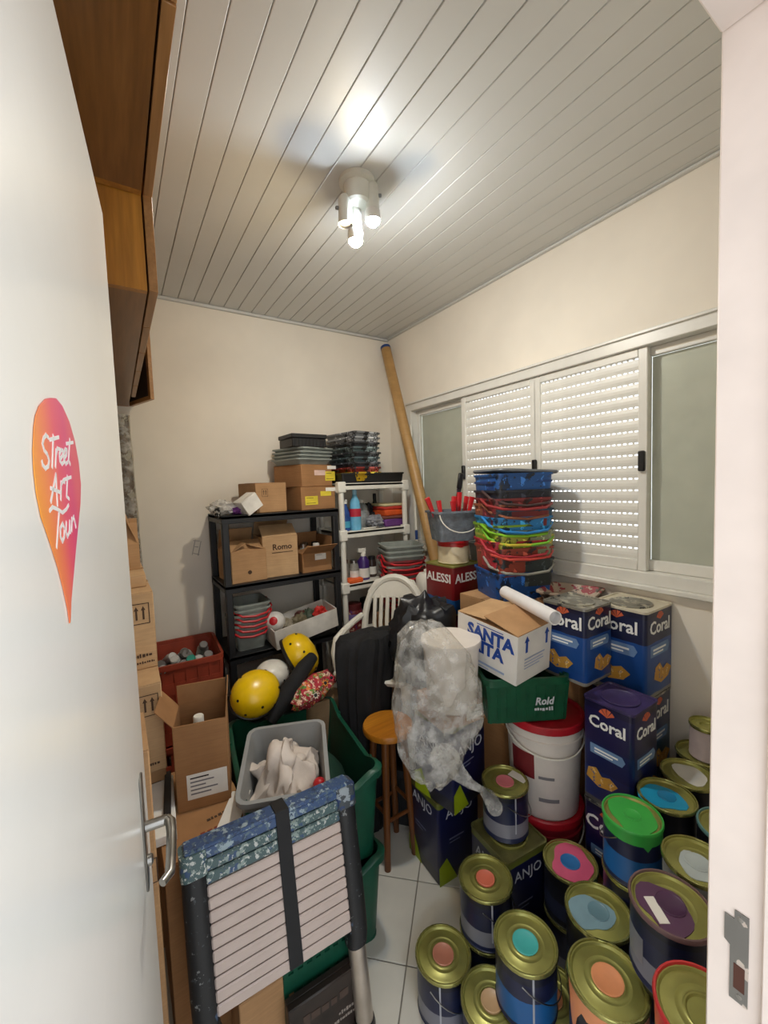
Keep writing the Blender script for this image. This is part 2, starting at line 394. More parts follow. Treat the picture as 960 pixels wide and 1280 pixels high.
# ------------------------------------------------------------------ ceiling lamp with three spot holders, two bulbs lit
LX, LY = .777, 1.298
lamp = thing('ceiling_lamp', 'white ceiling light with three spot holders and two lit bulbs', 'lamp', T(LX, LY, H))
M_LAMP = plain('lamp_white', (214, 214, 204), .4, var=.03)
obj('base', MB().lathe([(.062, 0), (.062, -.012), (.050, -.018), (.046, -.018), (.044, -.075), (.036, -.082)], 28), M_LAMP, lamp)
for (dx, dy, lit) in ((-.046, .010, 0), (.044, -.026, 1), (.004, .030, 2)):
    a = math.atan2(dy, dx)
    hd = obj('spot_holder', MB().lathe([(.014, -.035), (.021, -.045), (.023, -.06), (.024, -.125), (.026, -.13), (.023, -.13), (.020, -.10)], 20, True, True), M_LAMP, lamp, T(dx, dy, (-.025, .030, -.022)[lit]))
    obj('bracket', MB().box((-.004, -.016, -.075), (.004, .016, -.012), RZ(math.degrees(a))), plain('lamp_grey', (120, 124, 126), .4), lamp, T(dx*.8, dy*.8, -.002))
    obj('knob', MB().lathe([(.006, 0), (.006, .010), (.003, .012)], 12, m=RY(90)), plain('lamp_grey', (120, 124, 126), .4), hd, RZ(math.degrees(a)) @ T(.022, 0, -.08))
    if lit:
        em = emit('bulb_cool', (225, 240, 255), BULB_COOL) if lit == 1 else emit('bulb_warm', (255, 232, 190), BULB_WARM)
        obj('bulb', MB().lathe([(.0250, -.163), (.0235, -.170), (.015, -.179), (.004, -.182)], 16), em, hd)
        obj('bulb_collar', MB().lathe([(.016, -.118), (.022, -.124), (.0268, -.134), (.0268, -.152), (.0258, -.164)], 16), plain('collar_white', (225, 222, 215), .4), hd)
    else:
        obj('bulb', MB().lathe([(.019, -.118), (.019, -.126), (.010, -.129)], 16), plain('dead_bulb', (225, 215, 200), .2), hd)

# ------------------------------------------------------------------ overhead wooden cabinets on the left wall
CF = .117
def cabinet(y0, y1, z0, label, doors, open_last=False):
    t = thing('wall_cabinet', label, 'cabinet', T(0, y0, z0)); L = y1-y0; hh = H-.004-z0
    obj('bottom_panel', MB().box((XL+.002, .018, 0), (CF-.024, L-.018, .018)), M_PINEB, t)
    obj('side_panel', MB().box((XL+.002, 0, 0), (CF-.024, .018, hh)), M_PINE, t)
    obj('side_panel', MB().box((XL+.002, L-.018, 0), (CF-.024, L, hh)), M_PINE, t)
    obj('top_panel', MB().box((XL+.002, .018, hh-.018), (CF-.024, L-.018, hh)), M_PINE, t)
    obj('back_panel', MB().box((XL+.002, .018, .018), (XL+.01, L-.018, hh-.018)), M_PINEB, t)
    for k in range(doors):
        a, b = L*k/doors+.002, L*(k+1)/doors-.002
        m = MB().box((0, 0, .002), (.018, b-a, hh-.004), bev=.001)
        if open_last and k == doors-1:
            m = MB().box((0, -(b-a), .002), (.018, 0, hh-.004), bev=.001)
            dd = obj('cabinet_door', m, M_PINEE, t, T(CF-.020, b, 0) @ RZ(20)); obj('inner_shade', MB().box((-.001, -(b-a)+.022, .022), (0, -.004, hh-.02)), plain('door_shade_dark', (44, 38, 34), .6), dd)  # thin dark sheet paints in the shade on the ajar door's inner face
        else: obj('cabinet_door', m, M_PINEE, t, T(CF-.020, a, 0))
    return t
cabinet(.215, 1.092, 2.262, 'short pine wall cabinet fixed under the ceiling above the door', 2)
cabinet(1.096, YB-.004, 2.058, 'deeper pine wall cabinet reaching the back wall, its last door ajar', 6, True)

# ------------------------------------------------------------------ generic builders
def cardbox(label, x0, y0, z0, w, d, h, rz=0, mat=None, flaps=None, tilt=None, group=None, name='cardboard_box', tape=True):
    """closed (flaps None) or open box; flaps = angles of (front, back, left, right) in degrees, 0 = flat closed, 90 = upright, 180 = folded down"""
    mat = mat or M_CARD
    m = T(x0, y0, z0) @ RZ(rz)
    if tilt is not None: m = m @ tilt
    t = thing(name, label, 'box', m, group); th = .004
    if flaps is None:
        obj('body', MB().box((-w/2, -d/2, 0), (w/2, d/2, h-.003), bev=.003), mat, t)
        for s in (-1, 1):
            obj('flap', MB().box((-w/2+.001, (.001 if s > 0 else -d/2+.001), h-.003), (w/2-.001, (d/2-.001 if s > 0 else -.001), h), bev=.0008), mat, t)
        if tape: obj('tape', MB().box((-w/2-.0005, -.022, h), (w/2+.0005, .022, h+.0006)), plain('brown_tape', (176, 136, 92), .25), t)
    else:
        b = MB()
        b.loft([rr(w, d, .003, 0, 1), rr(w, d, .003, h, 1), rr(w-2*th, d-2*th, .002, h, 1), rr(w-2*th, d-2*th, .002, th, 1)])
        obj('body', b, mat, t)
        for k, a in enumerate(flaps):
            if a is None: continue
            L, ext = (w, d*.48) if k < 2 else (d, w*.48)
            f = MB().box((-L/2+.002, 0, -.0015), (L/2-.002, ext, .0015))
            base = {0: T(0, -d/2+.002, h) , 1: T(0, d/2-.002, h) @ RZ(180), 2: T(-w/2+.002, 0, h) @ RZ(-90), 3: T(w/2-.002, 0, h) @ RZ(90)}[k]
            obj('flap', f, mat, t, base @ RX(a))
    t['_w'] = w; t['_d'] = d; t['_h'] = h
    return t
def dims(t): return t['_w'], t['_d'], t['_h']
def front(t, x, z, off=.0006):            # frame on the front (-y) face of a box-like thing
    return frame((x, -t['_d']/2-off, z), (1, 0, 0), (0, 0, 1))
def right_face(t, y, z, off=.0006): return frame((t['_w']/2+off, y, z), (0, 1, 0), (0, 0, 1))
def left_face(t, y, z, off=.0006): return frame((-t['_w']/2-off, y, z), (0, -1, 0), (0, 0, 1))
def sticker_on(t, m, w, h, mat=None, lines=3, name='label_sticker'):
    s = obj(name, MB().box((-w/2, -h/2, 0), (w/2, h/2, .0006)), mat or M_PAPER, t, m)
    mb = MB()
    for k in range(lines):
        yy = h*(.30 - .6*k/max(1, lines-1)); ww = w*(.62, .8, .5, .7)[k % 4]
        mb.box((-w*.4, yy-h*.025, .0006), (-w*.4+ww*.9, yy+h*.025, .0009))
    if lines: obj('print_lines', mb, M_INKB, s, smooth=0)
    return s
def scribble(t, m, w, h, mat, seed=0):
    """a line of print too blurred to read"""
    rnd = random.Random(seed); mb = MB(); x = -w/2
    while x < w/2:
        k = rnd.uniform(.35, .7)*h; hh = h*rnd.choice((.35, .5, .5, .35)); mb.box((x, -hh, 0), (min(w/2, x+k), hh*rnd.uniform(.3, 1), .0005)); x += k+h*rnd.uniform(.12, .3)
    return obj('print_line', mb, mat, t, m, None, 0)
def up_arrows(t, m, s):
    mb = MB(); b = .05
    mb.box((-.5, -.62, 0), (.5, -.57, .004)); mb.box((-.5, .57, 0), (.5, .62, .004)); mb.box((-.5, -.57, 0), (-.45, .57, .004)); mb.box((.45, -.57, 0), (.5, .57, .004))
    for cx in (-.18, .18):
        mb.box((cx-.05, -.35, 0), (cx+.05, .2, .004)); mb.prism([(cx-.12, .2), (cx+.12, .2), (cx, .45)], 0, .004)
    obj('arrow_mark', mb, M_INK, t, m @ Matrix.Scale(s, 4), ('arrows'), 0)
def bin_mesh(w, d, h, taper, th=.004, r=.03, lip=.008, liph=.012, k=3, wob=0.):
    a, b = w-2*taper, d-2*taper
    return MB().loft([rr(a, b, r*.8, 0, k), rr(w-.004, d-.004, r, h-liph, k), rr(w+2*lip, d+2*lip, r+lip, h-liph, k), rr(w+2*lip, d+2*lip, r+lip, h, k), rr(w-2*th, d-2*th, r, h, k), rr(a-2*th, b-2*th, r*.8, th, k)])
def bail(w, z, drop, r=.003, n=14, y=0):
    return MB().tube([(w/2*math.cos(PI*i/n), y - drop*math.sin(PI*i/n)*.35, z - drop*math.sin(PI*i/n)) for i in range(n+1)], r, 6)
def can_lid(r, z):
    return MB().lathe([(r*.80, z-.012), (r*.90, z-.012), (r*.93, z-.004), (r*.90, z-.0045), (r*.86, z-.009), (r*.80, z-.008), (r*.62, z-.0078), (r*.60, z-.0070), (r*.57, z-.0070), (r*.55, z-.0078), (r*.44, z-.0075), (r*.42, z-.0062), (r*.39, z-.0064), (r*.36, z-.010), (.002, z-.010)], 32, True, True)
def blob(r, seed, n=22, amp=.25):
    rnd = random.Random(seed); ph = [rnd.uniform(0, 6.28) for _ in range(4)]
    return [((r*(1+amp*(math.sin(2*a+ph[0])*.5+math.sin(3*a+ph[1])*.3+math.sin(5*a+ph[2])*.2)))*math.cos(a), (r*(1+amp*(math.sin(2*a+ph[0])*.5+math.sin(3*a+ph[1])*.3+math.sin(5*a+ph[2])*.2)))*math.sin(a)) for a in [2*PI*i/n for i in range(n)]]
M_CANB = bands('can_label_navy', [(0, (34, 40, 70)), (.12, (120, 120, 130)), (.42, (24, 30, 62)), (.72, (22, 26, 54)), (.9, (16, 18, 34))], .35)
M_CANB2 = bands('can_label_blue', [(0, (28, 34, 66)), (.1, (26, 90, 150)), (.55, (24, 30, 64)), (.85, (18, 20, 40))], .35)
M_CANB3 = bands('can_label_dark', [(0, (26, 28, 36)), (.15, (44, 50, 74)), (.5, (24, 26, 36)), (.8, (18, 18, 24))], .4)
def paint_can(label, x, y, ztop, dot=None, spill=None, spill_r=.5, dot_r=.34, body=None, rz=0, h=.17, r=.085, handle=True, lid=None, rim=None, drip=None, patch=True, group=None, seed=1, off=(0, 0)):
    t = thing('paint_can', label, 'paint can', T(x, y, ztop-h) @ RZ(rz), group)
    body = body or M_CANB
    obj('body', lambda: MB().lathe([(r*.95, 0), (r*.97, .004), (r*.95, .006), (r*.95, h-.012)], 32), body, t, None, ('canbody', h, r))
    obj('rim', lambda: MB().lathe([(r*.95, h-.013), (r, h-.010), (r*1.01, h-.004), (r*.985, h), (r*.945, h), (r*.925, h-.004), (r*.925, h-.014)], 32, False, False), rim or M_GOLDRIM, t, None, ('canrim', h, r))
    ld = obj('lid', lambda: can_lid(r, h), lid or M_GOLD, t, None, ('canlid', h, r))
    if spill: obj('paint_spill', MB().prism(blob(r*spill_r, seed), h-.0092, h-.0059, T(off[0]*r, off[1]*r, 0)), spill, ld)
    if dot: obj('paint_dot', lambda: MB().lathe([(r*dot_r, h-.0102), (r*dot_r, h-.0046), (r*dot_r*.94, h-.0040), (r*dot_r*.84, h-.0054), (.002, h-.0052)], 22), dot, ld, None, ('dot', h, r, dot_r))
    if drip:
        rnd = random.Random(seed+5); n = 40; top = h-.008; pts0 = []; pts1 = []
        for i in range(n):
            a = 2*PI*i/n; L = h*(.18+.34*max(0, noise.noise((math.cos(a)*2+seed, math.sin(a)*2, 0)))*2)
            pts0.append((r*.962*math.cos(a), r*.962*math.sin(a), top)); pts1.append((r*.962*math.cos(a), r*.962*math.sin(a), max(.01, top-L)))
        obj('paint_drip', MB().loft([pts1, pts0], False, False), drip, t)
    if patch:
        n = 8; a0 = -2.0
        for nm, am, a1, z0, z1 in (('print_panel', plain('can_print_grey', (120, 122, 132), .45), -1.15, .25, .62), ('print_strip', plain('can_print_light', (170, 172, 180), .45), -2.35, .2, .95)):
            aw = .75 if nm == 'print_panel' else .06
            q0 = [(r*.957*math.cos(a1+aw*i/n), r*.957*math.sin(a1+aw*i/n), h*z0) for i in range(n+1)]
            q1 = [(p[0], p[1], h*z1) for p in q0]
            obj(nm, MB().loft([q0, q1], False, False, None, False), am, t)
    if handle:
        hd = obj('handle', lambda: MB().tube([(r*1.0*math.cos(PI*i/16), -r*1.02*math.sin(PI*i/16)-.004, h*.78-.065*math.sin(PI*i/16)) for i in range(17)], .0016, 6), M_STEEL, t, RZ(25), ('wire', h, r))
    return t
def square_tin(label, x, y, z, w, h, rz, body, text, tmat, top=None, textsize=.05, tz=.78, group=None, lidmat=None, faces='fl', bold=0., extra=None, name='paint_tin', shear=0.):
    t = thing(name, label, 'paint tin', T(x, y, z) @ RZ(rz), group); t['_w'] = w; t['_d'] = w; t['_h'] = h
    obj('body', lambda: MB().loft([rr(w-.006, w-.006, .012, 0), rr(w, w, .014, .006), rr(w, w, .014, h-.010), rr(w+.004, w+.004, .016, h-.008)]), body, t, None, ('tinbody', w, h))
    tp = obj('top', lambda: MB().loft([rr(w+.004, w+.004, .016, h-.008), rr(w+.004, w+.004, .016, h), rr(w-.006, w-.006, .012, h), rr(w-.010, w-.010, .012, h-.006)], False, True), top or M_GOLD, t, None, ('tintop', w, h))
    obj('lid', lambda: MB().lathe([(w*.36, h-.0065), (w*.36, h-.001), (w*.34, h+.0), (w*.31, h-.004), (w*.02, h-.004)], 28), lidmat or M_GOLD, tp, None, ('tinlid', w, h))
    for f in faces:
        if text:
            fm = front(t, 0, h*tz) if f == 'f' else left_face(t, 0, h*tz) if f == 'l' else right_face(t, 0, h*tz)
            lettering(text, textsize, tmat, t, fm, shear=shear, bold=bold)
        if extra: extra(t, f)
    return t
def blobmesh(sx, sy, sz, amp=.12, freq=3., seed=0, nu=26, nv=16, flat=.0, power=1.):
    """lumpy closed body for sacks, bags and heaps; base at z = 0"""
    rings = []
    for j in range(nv+1):
        v = -PI/2 + PI*j/nv; cz = math.sin(v); cr = max(.02, abs(math.cos(v)))**power
        ring = []
        for i in range(nu):
            a = 2*PI*i/nu; p = Vector((cr*math.cos(a), cr*math.sin(a), cz))
            k = 1 + amp*noise.noise(p*freq+Vector((seed, seed*.7, 0))) + amp*.5*noise.noise(p*freq*2.7+Vector((0, seed, 3)))
            q = p*k; z = max(-1+flat, q.z)
            ring.append((q.x*sx/2, q.y*sy/2, (z+1-flat)*sz/(2-flat)))
        rings.append(ring)
    return MB().loft(rings)
def crate(label, m, w, d, h, mat, group=None, taper=.02, cells=(6, 4), dip=.0, name='plastic_crate', solid=False):
    t = thing(name, label, 'crate', m, group); t['_w'] = w; t['_d'] = d; t['_h'] = h; th = .006
    a, b = w-2*taper, d-2*taper
    def rimring(k, off, zz):
        out = []
        for (px, py, _) in rr(w+off, d+off, .04, 0, 4):
            dz = 0
            if dip: dz = -dip*max(0, 1-((abs(px)-w*.30)/(w*.16))**2) if abs(abs(py)-d/2) < .03 and False else -dip*(1-min(1, max(0, (abs(py)/(d/2)-.25)/.45)))*(1 if abs(px) > w*.4 else 0) - dip*(1-min(1, max(0, (abs(px)/(w/2)-.25)/.45)))*(1 if abs(py) > d*.4 else 0)
            out.append((px, py, h+zz+dz))
        return out
    obj('base', MB().loft([rr(a, b, .03, 0, 4), rr(a, b, .03, .008, 4)]), mat, t)
    k = 4
    if dip:
        def dense(w2, d2, r2):
            pts = rr(w2, d2, r2, 0, 4); out = []
            for i, p in enumerate(pts):
                q = pts[(i+1) % len(pts)]; L = math.hypot(q[0]-p[0], q[1]-p[1]); n = max(1, int(L/.03))
                for s in range(n): out.append((p[0]+(q[0]-p[0])*s/n, p[1]+(q[1]-p[1])*s/n))
            return out
        def rim(w2, d2, zz, base=None):
            pts = dense(w, d, .04); o = []
            for (px, py) in pts:
                ang = max(abs(px)/(w/2), 0), max(abs(py)/(d/2), 0)
                near_long = abs(px) > w*.46
                u = abs(py)/(d/2) if near_long else abs(px)/(w/2)
                dz = -dip*max(0., min(1., (.80-u)/.25))
                o.append((px*w2/w, py*d2/d, zz+dz))
            return o
        def low(w2, d2, zz):
            return [(px*w2/w, py*d2/d, zz) for (px, py) in dense(w, d, .04)]
        obj('wall', MB().loft([low(a, b, .004), rim(w-.004, d-.004, h-.02), rim(w-2*th, d-2*th, h-.02), low(a-2*th, b-2*th, .01)], False, False), mat, t)
        obj('rim', MB().loft([rim(w-.012, d-.012, h-.03), rim(w+.02, d+.02, h-.028), rim(w+.022, d+.022, h-.004), rim(w+.012, d+.012, h), rim(w-.014, d-.014, h), rim(w-.014, d-.014, h-.03)], False, False), mat, t)
        for sx in (-1, 1):
            for yy in (-.3, -.1, .1, .3):
                obj('rib', MB().box((-.004, -.006, 0), (.004, .006, h-.03-(dip if abs(yy) < .2 else 0))), mat, t, T(sx*(w/2-taper*.45), yy*d, .004) @ RY(math.degrees(math.atan2(sx*taper*.9, h))))
    else:
        obj('rim', MB().loft([rr(w-.010, d-.010, .03, h-.028, 4), rr(w+.010, d+.010, .035, h-.026, 4), rr(w+.012, d+.012, .035, h, 4), rr(w-.012, d-.012, .03, h, 4), rr(w-.012, d-.012, .03, h-.028, 4)], False, False), mat, t)
        for s, (L, o2) in enumerate(((w, d), (w, d), (d, w), (d, w))):
            sg = -1 if s % 2 == 0 else 1; n = cells[0] if s < 2 else cells[1]
            mb = MB(); Lb = L-2*taper
            for i in range(n+1):
                u = -.5+i/n
                mb.add([(u*Lb-.006, 0, .004), (u*Lb+.006, 0, .004), (u*Lb+.006, th, .004), (u*Lb-.006, th, .004),
                        (u*(L-.02)-.006, -taper, h-.02), (u*(L-.02)+.006, -taper, h-.02), (u*(L-.02)+.006, -taper+th, h-.02), (u*(L-.02)-.006, -taper+th, h-.02)],
                       [(0,3,2,1),(4,5,6,7),(0,1,5,4),(1,2,6,5),(2,3,7,6),(3,0,4,7)])
            for zz, hh in ((.0, .05), (.36, .045), (.62, .045)):
                z0 = zz*h+.002; tp = taper*zz
                mb.box((-Lb/2-tp, -tp-.001, z0), (Lb/2+tp, th-tp+.001, z0+hh*1.2))
            if solid: mb.add([(-Lb/2, th*.9, .01), (Lb/2, th*.9, .01), (L/2-.008, th*.9-taper, h-.02), (-L/2+.008, th*.9-taper, h-.02), (-Lb/2, th*1.3, .01), (Lb/2, th*1.3, .01), (L/2-.008, th*1.3-taper, h-.02), (-L/2+.008, th*1.3-taper, h-.02)], [(0,1,2,3),(7,6,5,4),(0,4,5,1),(1,5,6,2),(2,6,7,3),(3,7,4,0)])
            wm = (T(0, -b/2, 0) if s == 0 else T(0, b/2, 0) @ RZ(180) if s == 1 else T(-a/2, 0, 0) @ RZ(-90) if s == 2 else T(a/2, 0, 0) @ RZ(90))
            obj('side_wall', mb, mat, t, wm, None, 0)
    return t
def shelf_unit(label, x0, x1, y0, y1, levels, mat, th, post, name='shelf_unit', collar=True):
    t = thing(name, label, 'shelf', T((x0+x1)/2, (y0+y1)/2, 0)); w, d = x1-x0, y1-y0; top = max(levels)
    for z in levels:
        b = MB(); b.box((-w/2, -d/2, z-th*.45), (w/2, d/2, z), bev=.002)
        b.box((-w/2, -d/2, z-th), (w/2, -d/2+.014, z-.002), bev=.002); b.box((-w/2, d/2-.014, z-th), (w/2, d/2, z-.002), bev=.002)
        b.box((-w/2, -d/2+.014, z-th), (-w/2+.014, d/2-.014, z-.002), bev=.002); b.box((w/2-.014, -d/2+.014, z-th), (w/2, d/2-.014, z-.002), bev=.002)
        s = obj('shelf', b, mat, t)
        if collar:
            for sx in (-1, 1):
                for sy in (-1, 1):
                    obj('corner_socket', lambda: MB().box((-post*1.6, -post*1.35, -th*1.45), (post*1.6, post*1.35, .010), bev=.006), mat, s, T(sx*(w/2-post*1.15), sy*(d/2-post*1.15), z), ('socket', name, th, post))
    for sx in (-1, 1):
        for sy in (-1, 1):
            if collar: obj('post', MB().lathe([(post, 0), (post, top-.004)], 14), mat, t, T(sx*(w/2-post*1.15), sy*(d/2-post*1.15), 0))
            else: obj('post', MB().box((-post, -post, 0), (post, post, top-.003), bev=.004), mat, t, T(sx*(w/2-post-.001), sy*(d/2-post-.001), 0))
    return t
def bottle(label, x, y, z, prof, mat, capmat, cap, name='bottle', cat='bottle', band=None, group=None):
    t = thing(name, label, cat, T(x, y, z), group)
    obj('body', MB().lathe(prof, 20), mat, t)
    zt = prof[-1][1]; obj('cap', MB().lathe([(cap[0], zt-.002), (cap[0], zt+cap[1]*.9), (cap[0]*.85, zt+cap[1])], 16), capmat, t)
    if band:
        r = max(p[0] for p in prof)+.0006; obj('label_band', MB().lathe([(r, band[0]), (r, band[1])], 20, False, False), band[2], t)
    return t

# ------------------------------------------------------------------ shelves at the back wall
shelf_unit('black plastic shelving unit of four tiers loaded with cardboard boxes', .445, 1.105, 2.20, 2.555, [1.472, 1.110, .735, .37, .06], M_BLACKSHELF, .042, .017, collar=False)
shelf_unit('white plastic shelving unit in the corner beside the black one', 1.130, 1.640, 2.225, 2.555, [1.620, 1.325, 1.000, .667, .30, .05], M_WHITEPL, .040, .017)

# on top of the black shelf
z0 = 1.472
b = cardbox('plain cardboard box with a printed square on the black shelf top', .712, 2.375, z0, .185, .22, .165, 10, M_CARD)
up_arrows(b, front(b, -.04, .11), .035)
sticker_on(b, right_face(b, 0, .11), .03, .03, M_CARD2, 0)
b = cardbox('lower cardboard box with yellow label under another box on the shelf', .985, 2.37, z0, .235, .25, .135, 9, M_CARD2)
sticker_on(b, front(b, -.05, .055), .085, .05, M_YLABEL, 2); sticker_on(b, front(b, .085, .115), .07, .022, M_PAPER, 0); sticker_on(b, front(b, .05, .092), .075, .028, M_YLABEL, 0)
b = cardbox('upper cardboard box with white and yellow labels beneath grey trays', .970, 2.385, z0+.1355, .235, .26, .128, 17, M_CARD2)
sticker_on(b, front(b, .10, .06), .08, .055, M_YLABEL, 2); sticker_on(b, front(b, .02, .08), .085, .03, plain('pink_label', (222, 190, 178), .6), 0); sticker_on(b, front(b, .115, .112), .07, .02, M_PAPER, 0)
for k in range(4):
    t = obj('paint_tray', lambda: bin_mesh(.25, .27, .035, .02, .004, .02, .006, .008), M_GREYTRAY, None, T(.965+.004*k, 2.385, z0+.2645+.021*k) @ RZ(15+2*k), 'greytray')
    tag(t, ('lowest', 'second', 'third', 'topmost')[k]+' grey paint tray of the flat stack below the black case', 'tray', 'flat grey trays on the boxes')
t = thing('black_case', 'black plastic case lying on the stack of flat grey trays', 'case', T(.955, 2.33, z0+.363) @ RZ(4))
obj('body', MB().box((-.108, -.09, 0), (.108, .09, .05), bev=.004), M_BLACK, t); obj('lid', MB().box((-.113, -.095, .05), (.113, .095, .074), bev=.004), M_BLACK, t)
for k in range(9): obj('rib', MB().box((-.002, -.003, 0), (.002, 0, .046)), M_BLACK, t, T(-.09+.0225*k, -.0895, .002), None, 0)
t = obj('plastic_wrap', blobmesh(.13, .12, .075, .5, 2.5, 3), clear('cloudy_wrap', (230, 228, 224), (.35, .8), .2), None, T(.475, 2.30, z0)); tag(t, 'crumpled cloudy plastic wrap on the corner of the black shelf', 'plastic wrap')
t = obj('purple_cloth', blobmesh(.075, .08, .05, .5, 3, 5), plain('purple_cloth', (132, 70, 150), .7), None, T(.545, 2.28, z0)); tag(t, 'small purple cloth bundle on the black shelf top', 'cloth')
t = cardbox('small white box leaning against the plain cardboard box', .615, 2.245, z0+.018, .10, .09, .085, 14, plain('white_card', (226, 222, 214), .6), tilt=RY(-32), name='white_box', tape=False)
# small dark figure hanging at the left end
t = obj('chain_bundle', blobmesh(.03, .05, .05, .6, 4, 9), splat('dark_beads', (30, 28, 28), [(180, 178, 170)], .5, .55, 60), None, T(.436, 2.24, z0-.01)); tag(t, 'small dark beaded bundle at the left end of the black shelf', 'bundle')

# middle tier
z0 = 1.110
b = cardbox('open cardboard box with bent flaps on the left of the middle tier', .575, 2.36, z0, .19, .24, .165, 4, M_CARD, (25, 70, 28, 20))
obj('round_mark', MB().lathe([(.011, 0), (.011, .0006)], 16), M_INK, b, front(b, .0, .05))
b = cardbox('tallest cardboard box on the middle tier with a printed name', .770, 2.37, z0, .20, .22, .225, -3, M_CARDL, (35, 60, None, None))
lettering('Romo', .045, M_INK, b, front(b, .01, .165), bold=.0012)
obj('print_line', MB().box((-.06, -.002, 0), (.06, .002, .0005)), M_INK, b, front(b, .01, .135))
b = cardbox('low cardboard box full of jars with its back flap raised', .975, 2.35, z0, .185, .22, .11, 0, M_CARD2, (150, 84, 20, 95))
sticker_on(b, front(b, .02, .085), .07, .035, M_PAPER, 1)
for k, (dx, dy, cm) in enumerate(((-.04, .0, M_STEEL), (.03, -.03, M_PAPER), (.05, .04, M_BLACK), (-.01, .05, M_STEEL))):
    bottle(('small clear jar with steel lid', 'small jar with white lid', 'small jar with black lid', 'rearmost small jar with steel lid')[k]+' inside the low box', .975+dx, 2.35+dy, z0+.006, [(.020, 0), (.022, .01), (.022, .11), (.018, .13)], clear('jar_glass', (190, 196, 190), (.4, .7)), cm, (.02, .02), 'jar', 'jar')

# lower tier: nested grey buckets with red handles, toys in a long white box
z0 = .735
def grey_bucket(label, x, y, z, rz, group, w=.20, d=.22, h=.135, mat=None, hm=None, drop=.05, side=-1, name='paint_bucket', handle=True, taper=.022):
    t = thing(name, label, 'bucket', T(x, y, z) @ RZ(rz), group)
    obj('body', lambda: bin_mesh(w, d, h, taper, .003, .025, .007 if taper > .015 else .004, .010), mat or M_GREYTRAY, t, None, ('bucket', w, d, h, taper))
    if handle:
        def hnd():
            pts = [(-w/2-.008, 0, h-.004), (-w/2-.012, side*d*.35, h-.02-drop*.3), (-w/2*.7, side*(d/2+.014), h-.02-drop*.8), (0, side*(d/2+.016), h-.02-drop), (w/2*.7, side*(d/2+.014), h-.02-drop*.8), (w/2+.012, side*d*.35, h-.02-drop*.3), (w/2+.008, 0, h-.004)]
            return MB().tube(pts, .006, 8)
        obj('handle', hnd, hm or M_RED, t, None, ('hnd', w, d, h, drop, side))
    return t
for k in range(5):
    grey_bucket(('lowest', 'second', 'third', 'fourth', 'topmost')[k]+' grey bucket with red handle nested on the lower black shelf', .580+.003*k, 2.345, z0+.027*k, (-2, 3, -1, 2, 0)[k], 'nested grey buckets on the black shelf', .185, .22, .145, None, None, .045)
t = thing('toy_box', 'long white cardboard box tipped forward, full of odds and ends', 'box', T(.870, 2.26, z0+.03) @ RZ(2) @ RY(-8) @ RX(6))
obj('body', MB().loft([rr(.385, .18, .003, 0, 1), rr(.385, .18, .003, .11, 1), rr(.377, .172, .002, .11, 1), rr(.377, .172, .002, .004, 1)]), plain('white_card', (226, 222, 214), .6), t)
for k, (dx, dy, s, c, n, lb, zz) in enumerate(((-.02, .0, .09, (120, 110, 84), 'cord_coil', 'coil of khaki cord', .05), (.05, .02, .08, (70, 84, 66), 'green_cloth', 'dark green rag', .05), (.11, -.01, .085, (200, 40, 34), 'red_pot', 'bright red toy pot', .055), (.02, .05, .10, (96, 52, 46), 'brown_cloth', 'dark brown rag', .045), (-.07, .02, .08, (160, 150, 130), 'beige_cloth', 'beige rag', .04))):
    o = obj(n, blobmesh(s, s*.9, .085, .45, 3, k+20), plain('toy_%d' % k, c, .6), None, T(.875+dx, 2.27+dy, z0+zz+dx*.15)); tag(o, lb+' sticking out of the long white box', 'rag' if 'rag' in lb else 'cord' if 'coil' in lb else 'pot')
t = thing('toy_ball', 'white toy ball with a red spot beside the white box', 'ball', T(.705, 2.24, z0+.075))
obj('ball', MB().lathe([(max(.001, .055*math.cos(a)), .055+.055*math.sin(a)) for a in [-PI/2+PI*i/14 for i in range(15)]], 24), plain('ball_white', (226, 222, 216), .35), t)
obj('red_spot', MB().lathe([(.024, .0), (.018, .006), (.002, .009)], 20), M_RED, t, T(0, 0, .055) @ Vector((-.45, -.8, .35)).to_track_quat('Z', 'Y').to_matrix().to_4x4() @ T(0, 0, .0485))

# on the white shelf
t = obj('black_tray', bin_mesh(.46, .31, .062, .008, .006, .012, .004, .01), M_BLACK, None, T(1.380, 2.380, 1.620)); tag(t, 'wide black tray on top of the white shelving unit', 'tray')
zt = 1.632
trayc = [((206, 164, 22), 'yellow'), ((140, 40, 32), 'dark red'), ((58, 62, 70), 'slate'), ((70, 88, 92), 'blue-grey'), ((48, 50, 54), 'charcoal'), ((84, 100, 100), 'paint-stained green-grey'), ((40, 42, 48), 'black'), ((150, 152, 154), 'pale grey'), ((118, 120, 122), 'dull grey')]
for k, (c, nm) in enumerate(trayc):
    mt = splat('tray_'+nm.replace(' ', '_').replace('-', '_'), c, [tuple(min(255, v+70) for v in c), (30, 30, 32)], .45, .56, 16)
    o = obj('roller_tray', lambda: bin_mesh(.205, .31, .055, .016, .004, .02, .008, .010), mt, None, T(1.315+.004*math.sin(k*2), 2.375, zt+.031*k) @ RZ(8+(3, -2, 4, -3, 2, -4, 1, -2, 3)[k]), 'rollertray')
    tag(o, nm+' roller tray in the stack on top of the white shelf', 'tray', 'roller trays stacked on the white shelf')
z0 = 1.325
bottle('squat deep blue bottle at the post of the white shelf', 1.200, 2.30, z0, [(.030, 0), (.032, .01), (.032, .11), (.016, .15), (.012, .17)], plain('blue_bottle', (26, 70, 140), .25), M_WHITEPL, (.016, .025), band=(.02, .06, plain('aqua', (70, 160, 190), .4)))
